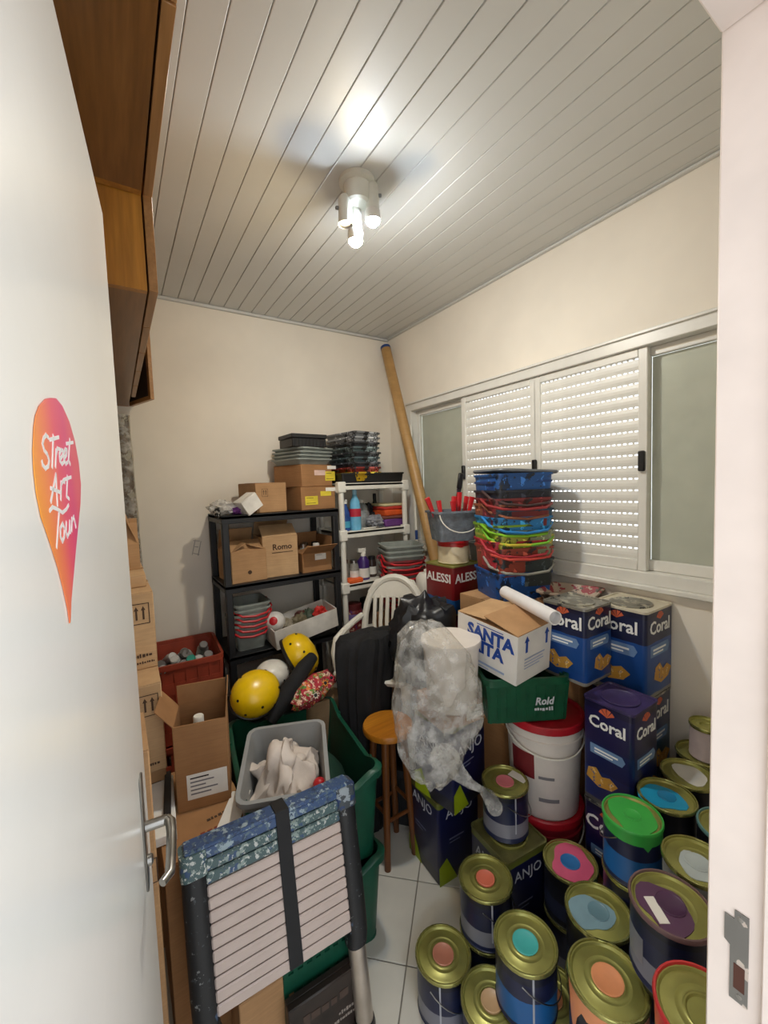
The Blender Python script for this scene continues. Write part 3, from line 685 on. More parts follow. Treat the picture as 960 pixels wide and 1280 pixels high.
bottle('tall light blue spray bottle with a red label', 1.268, 2.29, z0, [(.034, 0), (.036, .012), (.036, .12), (.034, .14), (.030, .18), (.014, .215), (.013, .225)], plain('sky_bottle', (110, 180, 214), .25), plain('sky_cap', (150, 200, 225), .4), (.014, .03), band=(.085, .135, plain('red_label', (190, 40, 60), .5)))
bottle('round clear plastic jug behind the spray bottle', 1.385, 2.42, z0, [(.045, 0), (.055, .03), (.058, .09), (.045, .14), (.018, .165)], clear('jug_clear', (200, 206, 206), (.35, .7)), M_WHITEPL, (.02, .02), 'jug', 'jug')
t = obj('dark_cloth_heap', blobmesh(.17, .14, .15, .5, 2.4, 11), plain('dark_heap', (36, 38, 44), .8, var=.3), None, T(1.45, 2.46, z0)); tag(t, 'dark cloth heap at the back of the white shelf', 'cloth')
t = obj('grey_cloth', blobmesh(.12, .10, .08, .5, 3, 13), plain('grey_cloth', (150, 152, 158), .8, var=.2), None, T(1.43, 2.32, z0)); tag(t, 'crumpled pale grey cloth on the white shelf', 'cloth')
for k in range(3):
    o = thing('paint_brush', 'flat brush lying at the front edge of the white shelf', 'brush', T(1.37+.035*k, 2.262+.012*k, z0) @ RZ(8+6*k), 'brushes on the white shelf')
    obj('brush_handle', MB().box((-.07, -.008, .002), (.03, .008, .012), bev=.003), M_WHITEPL, o); obj('ferrule', MB().box((.03, -.014, .001), (.048, .014, .013), bev=.001), M_STEEL, o); obj('bristles', MB().box((.048, -.013, .002), (.085, .013, .012), bev=.003), plain('bristle_dark', (90, 92, 100), .9), o)
bottle('slim dark bottle at the back of the white shelf', 1.545, 2.50, z0, [(.02, 0), (.022, .01), (.022, .13), (.010, .18)], plain('dark_green_bottle', (30, 40, 32), .25), M_BLACK, (.012, .04))
for k, (c, nm, hh) in enumerate((((98, 50, 120), 'purple', .05), ((120, 70, 60), 'dark plum', .022), ((214, 84, 26), 'orange', .04), ((190, 50, 36), 'red', .022), ((210, 196, 150), 'cream', .018))):
    zz = sum((.05, .022, .04, .022, .018)[:k])
    o = obj('folded_cloth', MB().box((-.08, -.10, 0), (.08, .10, hh), bev=min(.008, hh*.4)), plain('fold_'+nm.replace(' ', '_'), c, .75), None, T(1.555, 2.37, z0+zz) @ RZ((2, -3, 3, -2, 1)[k])); tag(o, nm+' cloth in the folded pile on the white shelf', 'cloth', 'folded cloths on the white shelf')
z0 = 1.000
jg = clear('jar_dusty', (176, 172, 162), (.55, .9))
for x, y, lb, cm, pm in ((1.195, 2.33, 'dusty glass jar with brown lid at the white post', plain('brown_lid', (96, 60, 48), .5), jg), (1.245, 2.29, 'short glass jar with a pale label beside the spray', M_STEEL, jg), (1.40, 2.33, 'dark glass jar with white label beside the purple spray', M_BLACK, plain('dark_jar', (58, 44, 42), .3)), (1.455, 2.31, 'small jar with pink lid on the white shelf', plain('pink_lid', (170, 90, 96), .5), plain('grey_jar', (140, 134, 130), .4)), (1.51, 2.38, 'maroon jar at the back of the white shelf', plain('maroon_lid', (90, 34, 36), .5), plain('maroon_jar', (110, 50, 50), .4)), (1.25, 2.45, 'tall dark bottle behind the glass jars', M_BLACK, plain('dark_jar', (58, 44, 42), .3))):
    bottle(lb, x, y, z0, [(.026, 0), (.030, .01), (.030, .09), (.024, .115)], pm, cm, (.024, .022), 'jar', 'jar', (.02, .07, M_PAPER) if 'label' in lb else None)
t = bottle('purple bottle with a white spray head and label', 1.320, 2.30, z0, [(.036, 0), (.038, .01), (.038, .12), (.016, .15)], plain('purple_bottle', (66, 40, 110), .35), M_WHITEPL, (.016, .03), 'spray_bottle', 'bottle', (.015, .075, M_PAPER))
obj('spray_head', MB().box((-.04, -.012, .175), (.016, .012, .205), bev=.004), M_WHITEPL, t)
t = obj('orange_sponge', MB().box((-.05, -.035, 0), (.05, .035, .028), bev=.006), plain('orange_foam', (240, 104, 44), .8), None, T(1.225, 2.262, z0) @ RZ(4)); tag(t, 'bright orange sponge at the front of the white shelf', 'sponge')
bottle('large dark red jar with violet label on the lower white shelf', 1.245, 2.32, .667, [(.055, 0), (.060, .01), (.060, .13), (.05, .15)], splat('red_jar', (120, 36, 40), [(200, 170, 150), (70, 50, 110)], .35, .58, 30), plain('red_jar_lid', (96, 36, 38), .4), (.052, .035), 'jar', 'jar', (.085, .125, plain('violet_label', (130, 110, 170), .5)))
bottle('second dark jar at the back of the lower white shelf', 1.40, 2.42, .667, [(.05, 0), (.055, .01), (.055, .12), (.045, .14)], plain('dark_jar', (58, 44, 42), .3), M_BLACK, (.045, .03), 'jar', 'jar')

# ------------------------------------------------------------------ leaning things in the corners
t = thing('cardboard_tube', 'long brown cardboard tube leaning into the corner beside the window', 'tube')
p0, p1 = Vector((1.615, 1.880, .975)), Vector((1.698, 2.520, 2.575)); d = (p1-p0).normalized()
t.location = p0
obj('tube', MB().tube([(0, 0, 0), tuple(p1-p0)], .035, 20), card('tube_paper', (188, 148, 92), .45), t)
obj('end_cap', MB().lathe([(.036, 0), (.036, .02), (.03, .024)], 20), plain('blue_cap', (40, 70, 130), .4), t, T(*(p1-p0-d*.006)) @ d.to_track_quat('Z', 'Y').to_matrix().to_4x4())
t = thing('pole', 'thin white pole with a blue band leaning behind the cardboard tube', 'pole', T(1.60, 2.05, 0))
obj('shaft', MB().tube([(0, 0, 0), (.098, .20, 2.0)], .008, 8), M_WHITEPL, t); obj('band', MB().tube([(.0605, .1235, 1.235), (.0635, .1296, 1.296)], .010, 8), plain('blue_cap', (40, 70, 130), .4), t)
t = thing('wrapped_roll', 'tall roll wrapped in clear plastic standing behind the carton stack', 'roll', T(.085, 2.485, 0) @ RY(-.8))
obj('roll', MB().tube([(0, 0, 0), (0, 0, 2.0)], .030, 14), splat('mottled_roll', (104, 84, 66), [(170, 168, 160), (70, 60, 52)], .5, .55, 20), t)
obj('wrapping', MB().loft([circ(.034+.006*noise.noise((k*.9, 0, 0)), z, 14) for k, z in enumerate([.2+.1*i for i in range(19)])]), clear('clear_wrap', (236, 234, 228), (.04, .55), .12), t)

# ------------------------------------------------------------------ cartons on the left
def carton(label, *a, **k):
    return cardbox(label, *a, group='cartons stacked on the left', **k)
b = carton('lowest carton at the foot of the left stack', -.105, 1.84, 0, .37, .50, .345, 0, M_CARD)
b = carton('second carton from the floor in the left stack', -.100, 1.82, .3455, .37, .50, .33, 1, M_CARD)
up_arrows(b, front(b, .14, .24), .055)
b = carton('third carton from the floor with printed arrows, sticking out forward', -.090, 1.79, .676, .37, .50, .30, -1, M_CARDL)
up_arrows(b, front(b, .145, .23), .058); scribble(b, front(b, .135, .03), .06, .012, M_INK, 1)
b = carton('carton with printed arrows directly under the flat cardboard', -.085, 1.90, .9765, .35, .44, .275, 1, M_CARDL)
up_arrows(b, front(b, .13, .20), .06); scribble(b, front(b, .13, .05), .06, .014, M_INK, 2); scribble(b, front(b, .13, .025), .07, .010, M_INK, 3)
b = carton('flattened carton lying on top of the left stack', -.085, 1.95, 1.252, .33, .34, .045, 0, M_CARDL)
b = carton('small open carton on the very top of the left stack', -.075, 2.05, 1.2975, .30, .20, .10, -2, M_CARD, flaps=(60, 95, 40, 70))
b = cardbox('tall narrow carton with printed text beside the door handle', -.045, 1.20, 0, .15, .20, 1.00, 0, M_CARD, tape=False)
up_arrows(b, front(b, .05, .70), .05); scribble(b, front(b, .045, .60) @ RZ(90), .10, .014, M_INK, 4)
b = cardbox('large carton standing on the floor behind the ladder', .165, 1.44, 0, .235, .42, .585, 0, M_CARD2)
scribble(b, T(.03, -.15, .5862) @ RZ(4), .09, .022, plain('red_brown_ink', (130, 62, 44), .8), 5)
scribble(b, T(.05, -.10, .5862) @ RZ(4), .08, .016, M_INK, 6)
b = cardbox('low carton on the floor below the ladder rungs', .27, 1.145, 0, .16, .12, .235, 0, M_CARD)
t = obj('white_book', MB().box((-.035, -.14, 0), (.035, .14, .03), bev=.003), M_PAPER, None, T(.065, 1.45, .5865) @ RZ(-4)); tag(t, 'white paper packet lying beside the labelled tall box', 'packet')
t = obj('ruler_case', MB().box((-.010, -.12, 0), (.010, .12, .016), bev=.002), M_BLACK, None, T(.082, 1.47, .617) @ RZ(-6)); tag(t, 'narrow black ruler case lying on the white paper packet', 'case')
t = obj('paper_sheet', MB().box((-.03, -.09, 0), (.03, .09, .004)), M_PAPER, None, T(.250, 1.32, .5866) @ RZ(-30)); tag(t, 'white paper sheet on the large carton beside the grey bin', 'paper')
b = cardbox('tall open cardboard box with a white address label and raised flaps', .198, 1.475, .5865, .160, .15, .28, -13, M_CARD2, (None, 84, 128, 96), name='labelled_box')
s = sticker_on(b, front(b, .012, .075), .12, .082, M_PAPER, 0)
for k in range(5):
    obj('print_lines', MB().box((-.05, -.0022, .0006), (-.05+(.055, .07, .045, .08, .06)[k], .0022, .0009)), plain('grey_ink', (120, 118, 122), .8) if k else M_INKB, s, T(0, .028-.013*k, 0), None, 0)
bottle('aerosol can standing inside the labelled box', .19, 1.49, .592, [(.028, 0), (.030, .004), (.030, .20), (.02, .225)], plain('aerosol', (186, 184, 178), .3, .5), M_WHITEPL, (.017, .03), 'spray_can', 'spray can', (.05, .16, plain('aer_label', (120, 120, 126), .5)))

# ------------------------------------------------------------------ red crate with spray cans
crate('lower brick-red plastic crate on the floor under another', T(.255, 2.35, 0), .33, .38, .39, M_REDCR, 'brick-red crates', .02, (6, 6))
crate('upper brick-red plastic crate full of spray cans beside the shelf', T(.250, 2.345, .39) @ RZ(-3), .33, .38, .40, M_REDCR, 'brick-red crates', .02, (6, 6), solid=True)
rnd = random.Random(4); n = 0
cols = [((176, 176, 172), 'silver'), ((30, 120, 104), 'teal'), ((150, 148, 146), 'dull silver'), ((66, 60, 58), 'dark'), ((196, 192, 186), 'white'), ((96, 84, 84), 'brown')]
o = obj('crate_liner', blobmesh(.29, .33, .28, .08, 2, 2, flat=.3), plain('dark_liner', (60, 56, 54), .7), None, T(.250, 2.345, .40)); tag(o, 'dark bag of rags under the spray cans in the red crate', 'bag')
for i in range(4):
    for j in range(3):
        c, nm = cols[(i*2+j*3) % 6]
        px, py = .168+.058*i, 2.262+.078*j
        t = thing('spray_can', nm+' spray can lying in the upper red crate', 'spray can', T(px, py, .675+.028*rnd.random()) @ RZ(rnd.uniform(-25, 25)) @ RX(48+rnd.uniform(-14, 14)), 'spray cans in the red crate')
        obj('body', MB().lathe([(.028, -.06), (.029, -.056), (.029, .085), (.022, .10)], 16), plain('spray_'+nm.replace(' ', '_'), c, .3, .4), t)
        obj('cap', MB().lathe([(.022, .10), (.022, .125), (.018, .13)], 14), plain('spray_cap_%d' % ((i+j) % 3 if i == 2 else (i+j) % 2), ((196, 194, 190), (110, 106, 104), (40, 140, 122))[(i+j) % 3 if i == 2 else (i+j) % 2], .4), t)

# ------------------------------------------------------------------ green crates, grey bin and cloth
crate('lower dark green plastic crate on the floor behind the ladder', T(.520, 1.465, 0) @ RZ(-5), .430, .56, .325, M_GREEN, 'big dark green crates', .022, dip=.035)
crate('upper dark green plastic crate holding the grey bin', T(.532, 1.490, .297) @ RZ(-7), .445, .57, .325, M_GREEN, 'big dark green crates', .022, dip=.035)
t = thing('grey_bin', 'grey plastic bin with a white cloth, tilted inside the green crate', 'bin', T(.445, 1.375, .455) @ RZ(-22) @ RX(4))
obj('body', bin_mesh(.27, .35, .22, .028, .004, .03, .010, .016), M_GREYPL, t)
def cloth(w, d, h, seed, nx=40, ny=40, fold=.03, scale=9):
    v = []; f = []
    for j in range(ny+1):
        for i in range(nx+1):
            u, w2 = i/nx-.5, j/ny-.5; rr2 = math.hypot(u, w2)*2
            hz = h*math.exp(-rr2*rr2*2.2) + fold*noise.noise((u*scale+seed, w2*scale*.6, seed)) + fold*.6*noise.noise((u*scale*2.3, w2*scale*1.4+seed, 1)) + fold*.8*abs(noise.noise((u*5+w2*3+seed, w2*2-u, 4)))
            v.append((u*w + fold*.8*noise.noise((u*7, w2*7, seed+3)), w2*d + fold*.8*noise.noise((u*7+4, w2*7, seed)), hz))
    for j in range(ny):
        for i in range(nx):
            a = j*(nx+1)+i; f.append((a, a+1, a+nx+2, a+nx+1))
    return MB().add(v, f)
o = obj('white_cloth', cloth(.20, .27, .13, 2.2, fold=.06, scale=3.2), plain('off_white_cloth', (214, 202, 192), .9, var=.05, bump=.2), None, T(.440, 1.355, .565) @ RZ(-22)); tag(o, 'crumpled off-white cloth heaped in the grey bin', 'cloth')
sm = o.modifiers.new('thick', 'SOLIDIFY'); sm.thickness = .004
o = obj('dark_rag', blobmesh(.21, .27, .10, .2, 2, 8), plain('brown_rag', (96, 74, 66), .9), None, T(.440, 1.375, .466) @ RZ(-22)); tag(o, 'brown rag under the white cloth in the grey bin', 'rag')
o = obj('red_cap', MB().lathe([(max(.001, .022*math.cos(a)), .022+.022*math.sin(a)) for a in [-PI/2+PI*i/10 for i in range(11)]], 18), M_RED, None, T(.508, 1.245, .60) @ RX(30)); tag(o, 'small unclear red cap in the corner of the grey bin', 'ball')  # unclear small red cap, modelled as a ball
o = obj('yellow_cloth', blobmesh(.10, .07, .05, .6, 3.5, 3), splat('yellow_rag', (196, 186, 70), [(70, 80, 50)], .8, .55, 30), None, T(.475, 1.66, .53)); tag(o, 'crumpled yellow rag behind the grey bin in the green crate', 'rag')
o = obj('green_sheet', blobmesh(.30, .42, .23, .06, 2, 5, flat=.3), plain('dark_green_sheet', (22, 60, 46), .8), None, T(.572, 1.50, .308) @ RZ(-7)); tag(o, 'dark folded sheet filling the bottom of the upper green crate', 'sheet')
# front dark box in a low green crate under the ladder
t = crate('low green crate on the floor right behind the ladder rungs', T(.43, 1.125, 0) @ RZ(-2), .24, .10, .275, M_GREEN, None, .006, (8, 3), solid=True)
b = cardbox('dark brown printed box standing in front of the low green crate',   .415, 1.046, 0, .22, .035, .185, -2, plain('dark_print_box', (42, 32, 28), .5, var=.3), tape=False)
scribble(b, front(b, .0, .13), .14, .040, plain('dim_print', (74, 58, 50), .6), 7); scribble(b, front(b, .06, .075), .05, .012, plain('pale_dim_print', (150, 140, 132), .6), 8); scribble(b, front(b, .055, .055), .07, .012, plain('pale_dim_print', (150, 140, 132), .6), 9)

# ------------------------------------------------------------------ telescopic ladder, folded
lad = thing('telescopic_ladder', 'collapsed telescopic ladder with paint-stained rungs and black side caps', 'ladder', T(.315, 1.005, 0) @ RZ(-2) @ RX(-9.5))
LW = .47; RZ0, RPI, NR = .300, .0310, 13
M_RUNG = splat('aluminium_rung', (214, 196, 188), [(90, 84, 82)], .38, .74, 26, .15)
M_RUNGP = splat('painted_rung', (80, 104, 106), [(56, 80, 116), (140, 156, 152), (196, 200, 196)], .45, .58, 38)
M_RUNGB = splat('blue_rung', (62, 88, 132), [(150, 168, 178), (44, 62, 92), (90, 110, 124)], .45, .57, 34)
M_CAPL = splat('black_ladder_cap', (30, 31, 34), [(64, 84, 110), (120, 122, 122), (60, 66, 70)], .5, .66, 30)
for k in range(NR):
    mt = M_RUNGB if k == NR-1 else M_RUNGP if k >= NR-3 else M_RUNG
    hh = .0305 if k < NR-1 else .026
    obj('rung', lambda: MB().box((-LW/2+.05, -.026, 0), (LW/2-.05, .026, .0275), bev=.0035), mt, lad, T(0, 0, RZ0+RPI*k), 'rung', 0)
for s in (-1, 1):
    c = MB().loft([rr(.060, .066, .024, z, 4, cx) for z, cx in ((RZ0-.05, s*(LW/2-.032)), (RZ0-.02, s*(LW/2-.026)), (RZ0+.05, s*(LW/2-.024)), (RZ0+RPI*NR-.05, s*(LW/2-.024)))])
    obj('side_cap', c, M_CAPL, lad)
    obj('corner_block', MB().loft([rr(.064, .070, .016, z, 4, s*(LW/2-.024)) for z in (RZ0+RPI*NR-.062, RZ0+RPI*NR-.004)]), M_RUNGP if s < 0 else splat('corner_grey', (70, 78, 84), [(150, 160, 168), (40, 60, 100)], .45, .55, 22), lad)
    tb_ = obj('tube', MB().lathe([(.0265, .025), (.0265, RZ0-.03)], 24), plain('brushed_tube', (196, 186, 176), .34, metal=.85, var=.08), lad, T(s*(LW/2-.030), 0, 0))
    obj('tube_collar', MB().lathe([(.0285, RZ0-.055), (.0285, RZ0-.03)], 24), M_STEEL, lad, T(s*(LW/2-.030), 0, 0))
    obj('foot', MB().lathe([(.030, .0), (.031, .02), (.029, .035)], 20), M_BLACK, lad, T(s*(LW/2-.030), 0, 0))
obj('top_bar', MB().box((-LW/2+.004, -.028, RZ0+RPI*NR-.006), (LW/2-.004, .030, RZ0+RPI*NR+.004), bev=.003), M_RUNGB, lad)
obj('strap', MB().box((-.002, -.031, RZ0+.005), (.036, -.0275, RZ0+RPI*NR+.006), bev=.001), plain('black_webbing', (24, 24, 27), .7), lad)
obj('strap_fold', MB().box((-.002, -.031, RZ0+RPI*NR+.004), (.036, .034, RZ0+RPI*NR+.008), bev=.001), plain('black_webbing', (24, 24, 27), .7), lad)

# ------------------------------------------------------------------ helmets and bags in front of the black shelf
o = obj('duffel_bag', blobmesh(.52, .30, .66, .10, 2.2, 6, power=.6), M_CLOTHBLK, None, T(.60, 2.02, 0)); tag(o, 'bulky black bag on the floor in front of the black shelf', 'bag')
def helmet(label, m, shell, name='helmet', black=True):
    t = thing(name, label, 'helmet', m, 'sports helmets')
    pr = [(.112, 0), (.118, .02), (.120, .05), (.112, .085), (.092, .115), (.06, .135), (.02, .143)]
    obj('shell', MB().loft([[(px*1.12, py, z) for px, py, z in circ(r, z, 28)] for r, z in pr]), shell, t)
    obj('edge_trim', MB().loft([[(px*1.12, py, z) for px, py, z in circ(r, z, 28)] for r, z in ((.110, -.012), (.120, -.008), (.121, .006), (.112, .010))], True, False), M_BLACK, t)
    for k in range(10):
        a = 2*PI*k/10; zz = (.05, .095)[k % 2]; rad = (.1205, .1065)[k % 2]
        n = Vector((math.cos(a), math.sin(a), (.1, .7)[k % 2])).normalized()
        obj('vent', lambda: MB().lathe([(.007, -.002), (.007, .0015)], 10), M_BLACK, t, T(rad*1.12*math.cos(a), rad*math.sin(a), zz) @ n.to_track_quat('Z', 'Y').to_matrix().to_4x4(), 'vent', 0)
    return t
helmet('yellow helmet lying on its side nearest the red crate', T(.455, 1.80, .695) @ RZ(25) @ RX(38) @ RY(-12) @ Matrix.Scale(.80, 4), M_YEL)
helmet('upright-tilted yellow helmet with vent holes under the white box', T(.70, 1.975, .74) @ RZ(-20) @ RY(62) @ Matrix.Scale(.86, 4), M_YEL)
helmet('white helmet with black trim between the two yellow ones', T(.575, 1.93, .69) @ RZ(10) @ RX(15) @ Matrix.Scale(.62, 4), plain('white_helmet_shell', (220, 216, 206), .3))
t = obj('black_sleeve', MB().tube([(.50, 1.74, .60), (.56, 1.75, .66), (.63, 1.78, .71), (.70, 1.82, .755), (.76, 1.86, .775)], [.03, .036, .038, .036, .028], 14), M_CLOTHBLK); tag(t, 'rolled black sleeve lying across the helmets', 'sleeve')
t = thing('floral_bag', 'red floral print cloth bag on top of the brown paper sack', 'bag', T(.725, 1.755, .615) @ RZ(14) @ RY(-14))
obj('bag', blobmesh(.24, .12, .11, .25, 2.6, 4), splat('floral_print', (186, 44, 60), [(226, 130, 70), (120, 26, 44), (96, 140, 60), (228, 196, 170)], .75, .57, 20), t)
for k, (x, y, z) in enumerate(((-.03, -.052, .07), (.035, -.05, .088), (.085, -.03, .075))):
    f = MB(); n = Vector((.0, -.75, .6)).normalized()
    for i in range(8):
        a = 2*PI*i/8; f.add([(0, 0, .002), (.010*math.cos(a-.3), .010*math.sin(a-.3), .003), (.020*math.cos(a), .020*math.sin(a), .002), (.010*math.cos(a+.3), .010*math.sin(a+.3), .003)], [(0, 1, 2, 3)])
    fo = obj('flower_print', f, plain('petal_%d' % k, ((228, 214, 196), (232, 150, 50), (214, 60, 80))[k], .7), t, T(x, y-.008, z) @ n.to_track_quat('Z', 'Y').to_matrix().to_4x4(), None, 0)
    obj('flower_eye', MB().lathe([(.008, .002), (.007, .005), (.002, .006)], 12), M_BLACK, fo)
t = thing('paper_sack', 'brown paper sack standing beside the green crates', 'sack', T(.765, 1.80, 0)); obj('sack', MB().loft([[(px*(1+.05*noise.noise((px*20, py*20, z*9))), py*(1+.05*noise.noise((py*20, z*8, px*9))), z) for px, py, z in rr(.20-.02*abs(k-3)/3, .17, .04, z, 4)] for k, z in enumerate((0, .1, .2, .32, .44, .55, .62))]), card('sack_paper', (150, 122, 90)), t)

# ------------------------------------------------------------------ chair with black jacket, stool
zc0 = .285
o = crate('grey-black plastic crate on the floor under the white chair', T(1.100, 1.765, 0) @ RZ(-52), .42, .42, zc0, plain('dark_crate', (40, 42, 46), .5), None, .02, (6, 6), solid=True)
ch = thing('plastic_chair', 'white plastic garden chair with slotted back behind the black bag', 'chair', T(1.100, 1.765, zc0+.002) @ RZ(-52) @ Matrix.Scale(.93, 4))
# local: seat faces -y, back at +y
obj('seat', MB().loft([rr(.40, .38, .05, .40, 4), rr(.44, .42, .06, .425, 4), rr(.43, .41, .06, .435, 4), rr(.34, .32, .05, .425, 4)]), M_WHITEPL, ch)
for sx in (-1, 1):
    obj('leg', MB().loft([rr(.045, .045, .012, 0, 2, sx*.205, -.19), rr(.055, .05, .014, .42, 2, sx*.185, -.165)]), M_WHITEPL, ch)
    obj('leg', MB().loft([rr(.045, .045, .012, 0, 2, sx*.205, .20), rr(.055, .05, .014, .42, 2, sx*.185, .165)]), M_WHITEPL, ch)
    obj('armrest', MB().tube([(sx*.20, -.15, .42), (sx*.215, -.15, .53), (sx*.220, -.11, .585), (sx*.220, .0, .60), (sx*.215, .12, .61), (sx*.20, .215, .62)], .018, 8), M_WHITEPL, ch)
def arch(scale, top, dy=0):
    pts = []
    for i in range(17):
        a = PI*i/16; x = -.185*scale*math.cos(a); z = .43+.10+(top-.53)*math.sin(a)**.75
        if i in (0, 16): z = .43
        pts.append((x, .19+.09*(z-.43)/.42+dy, z))
    return pts
obj('back_frame', MB().tube(arch(1, .85), .021, 8), M_WHITEPL, ch)
obj('crown', MB().loft([[(x, .19+.09*(z-.43)/.42-.008, z) for x, z in ((-.15, .72), (-.17, .76), (-.12, .835), (0, .855), (.12, .835), (.17, .76), (.15, .72), (0, .735))], [(x, .19+.09*(z-.43)/.42+.010, z) for x, z in ((-.15, .72), (-.17, .76), (-.12, .835), (0, .855), (.12, .835), (.17, .76), (.15, .72), (0, .735))]]), M_WHITEPL, ch)
for k in range(7):
    x = -.12+.04*k; xb = x*.85
    obj('back_slat', MB().tube([(xb, .19, .435), (x, .22, .58), (x, .255, .74)], .0125, 6), M_WHITEPL, ch)
# black jacket hanging over the chair's left arm and down to the floor
def drape(rings_def, n=30, amp=.018, seed=0, vert=3.):
    rings = []
    for k, (cx, cy, z, sx, sy) in enumerate(rings_def):
        ring = []
        for i in range(n):
            a = 2*PI*i/n; q = 1 + amp*10*noise.noise((math.cos(a)*2.2+seed, math.sin(a)*2.2, z*vert)) + amp*6*noise.noise((math.cos(a)*5, math.sin(a)*5+seed, z*vert*.7)) + amp*3*noise.noise((math.cos(a)*9, math.sin(a)*9+seed, z*vert))
            ring.append((cx+sx*q*math.cos(a), cy+sy*q*math.sin(a), z+.01*noise.noise((a*2, z*5, seed))))
        rings.append(ring)
    return MB().loft(rings)
o = obj('black_jacket', drape([(.91, 1.63, .0, .085, .06), (.915, 1.63, .2, .10, .07), (.925, 1.64, .45, .115, .08), (.94, 1.65, .66, .135, .085), (.96, 1.66, .80, .150, .095), (.975, 1.67, .865, .150, .10), (.98, 1.675, .893, .130, .09), (.985, 1.68, .902, .08, .06), (.985, 1.68, .904, .02, .02)], amp=.026, seed=4, n=60, vert=.5), M_CLOTHBLK, None); tag(o, 'black jacket draped over the side of the white chair', 'jacket')
st = thing('wooden_stool', 'round orange wooden stool half hidden by the clear plastic bag', 'stool', T(.925, 1.455, 0))
M_STOOL = wood('stool_wood', (166, 98, 22), (206, 136, 40), 'X', .35)
obj('seat', MB().lathe([(.100, .545), (.108, .550), (.110, .565), (.106, .575), (.02, .576)], 28), M_STOOL, st)
for k in range(4):
    a = PI/4+PI/2*k; obj('leg', MB().tube([(.10*math.cos(a), .10*math.sin(a), 0), (.065*math.cos(a), .065*math.sin(a), .548)], [.014, .017], 10), wood('stool_leg_wood', (96, 52, 22), (130, 78, 34), 'Z'), st)
for k in range(4):
    a, b2 = PI/4+PI/2*k, PI/4+PI/2*(k+1); obj('stretcher', MB().tube([(.088*math.cos(a), .088*math.sin(a), .2+.03*(k % 2)), (.088*math.cos(b2), .088*math.sin(b2), .2+.03*(k % 2))], .008, 8), wood('stool_leg_wood', (96, 52, 22), (130, 78, 34), 'Z'), st)
# black plastic sheet bundle on the chair seat
o = obj('black_bag', blobmesh(.33, .26, .40, .30, 2.0, 14, 30, 20), plain('black_polythene', (26, 28, 33), .38, var=.3, bump=.2), None, T(1.165, 1.475, .69) @ RZ(-30)); tag(o, 'crumpled black plastic bag lying on the white chair', 'bag')

# ------------------------------------------------------------------ ANJO tins, carton, white bucket, clear bag
M_ANJO = bands('anjo_print', [(0, (24, 26, 44)), (.16, (22, 26, 66)), (.95, (100, 106, 40))], .35)
M_ANJOT = plain('olive_tin_top', (120, 118, 70), .35, metal=.5, var=.15)
M_PALE = plain('pale_print', (196, 198, 206), .5)
def chevron(t, f):
    w, h = t['_w'], t['_h']
    mb = MB().prism([(-.5*w, .0), (-.08*w, .0), (-.32*w, .30*h), (-.5*w, .22*h)], 0, .0006)
    fm = front(t, 0, 0, .0002) if f == 'f' else left_face(t, 0, 0, .0002)
    obj('lime_chevron', mb, plain('lime_print', (150, 168, 24), .45), t, fm, ('chev', w, h), 0)
    obj('print_lines', MB().box((-.25*w, .50*h, 0), (.1*w, .515*h, .0006)).box((-.25*w, .46*h, 0), (.0, .47*h, .0006)), plain('dim_blue_print', (110, 114, 140), .5), t, fm, ('anjol', w, h), 0)
square_tin('navy square tin on the floor beneath another navy tin', 1.095, 1.305, 0, .215, .345, -3, M_ANJO, 'ANJO', M_PALE, M_ANJOT, .055, .82, 'navy square thinner tins', extra=chevron)
t3 = square_tin('navy square tin standing on another, under a small carton', 1.085, 1.240, .3455, .205, .345, 8, M_ANJO, 'ANJO', M_PALE, M_ANJOT, .062, .66, 'navy square thinner tins', extra=chevron)
square_tin('navy square tin on the floor carrying a pink-dotted can', 1.105, .962, 0, .19, .345, -6, M_ANJO, 'ANJO', M_PALE, M_ANJOT, .05, .80, 'navy square thinner tins', extra=chevron)
b = cardbox('small carton with barcode label under the white bucket', 1.055, 1.195, .691, .20, .18, .085, -6, M_CARD2, tape=False)
sticker_on(b, front(b, .045, .042), .075, .05, M_PAPER, 3)
t = thing('white_bucket', 'round white plastic bucket half wrapped in clear film', 'bucket', T(1.01, 1.135, .777))
obj('body', MB().lathe([(.085, 0), (.090, .004), (.103, .225), (.108, .226), (.109, .246), (.100, .246), (.098, .22), (.086, .01)], 32), plain('bucket_white', (220, 212, 204), .4, var=.03), t)
obj('lid', MB().lathe([(.110, .238), (.112, .246), (.110, .252), (.096, .250), (.002, .248)], 32), plain('bucket_white', (220, 212, 204), .4, var=.03), t)
obj('print_mark', MB().box((-.008, -.001, .15), (.008, 0, .19)), plain('can_print_grey', (120, 122, 132), .45), t, RZ(20) @ T(0, -.0965, 0) @ RX(-4))
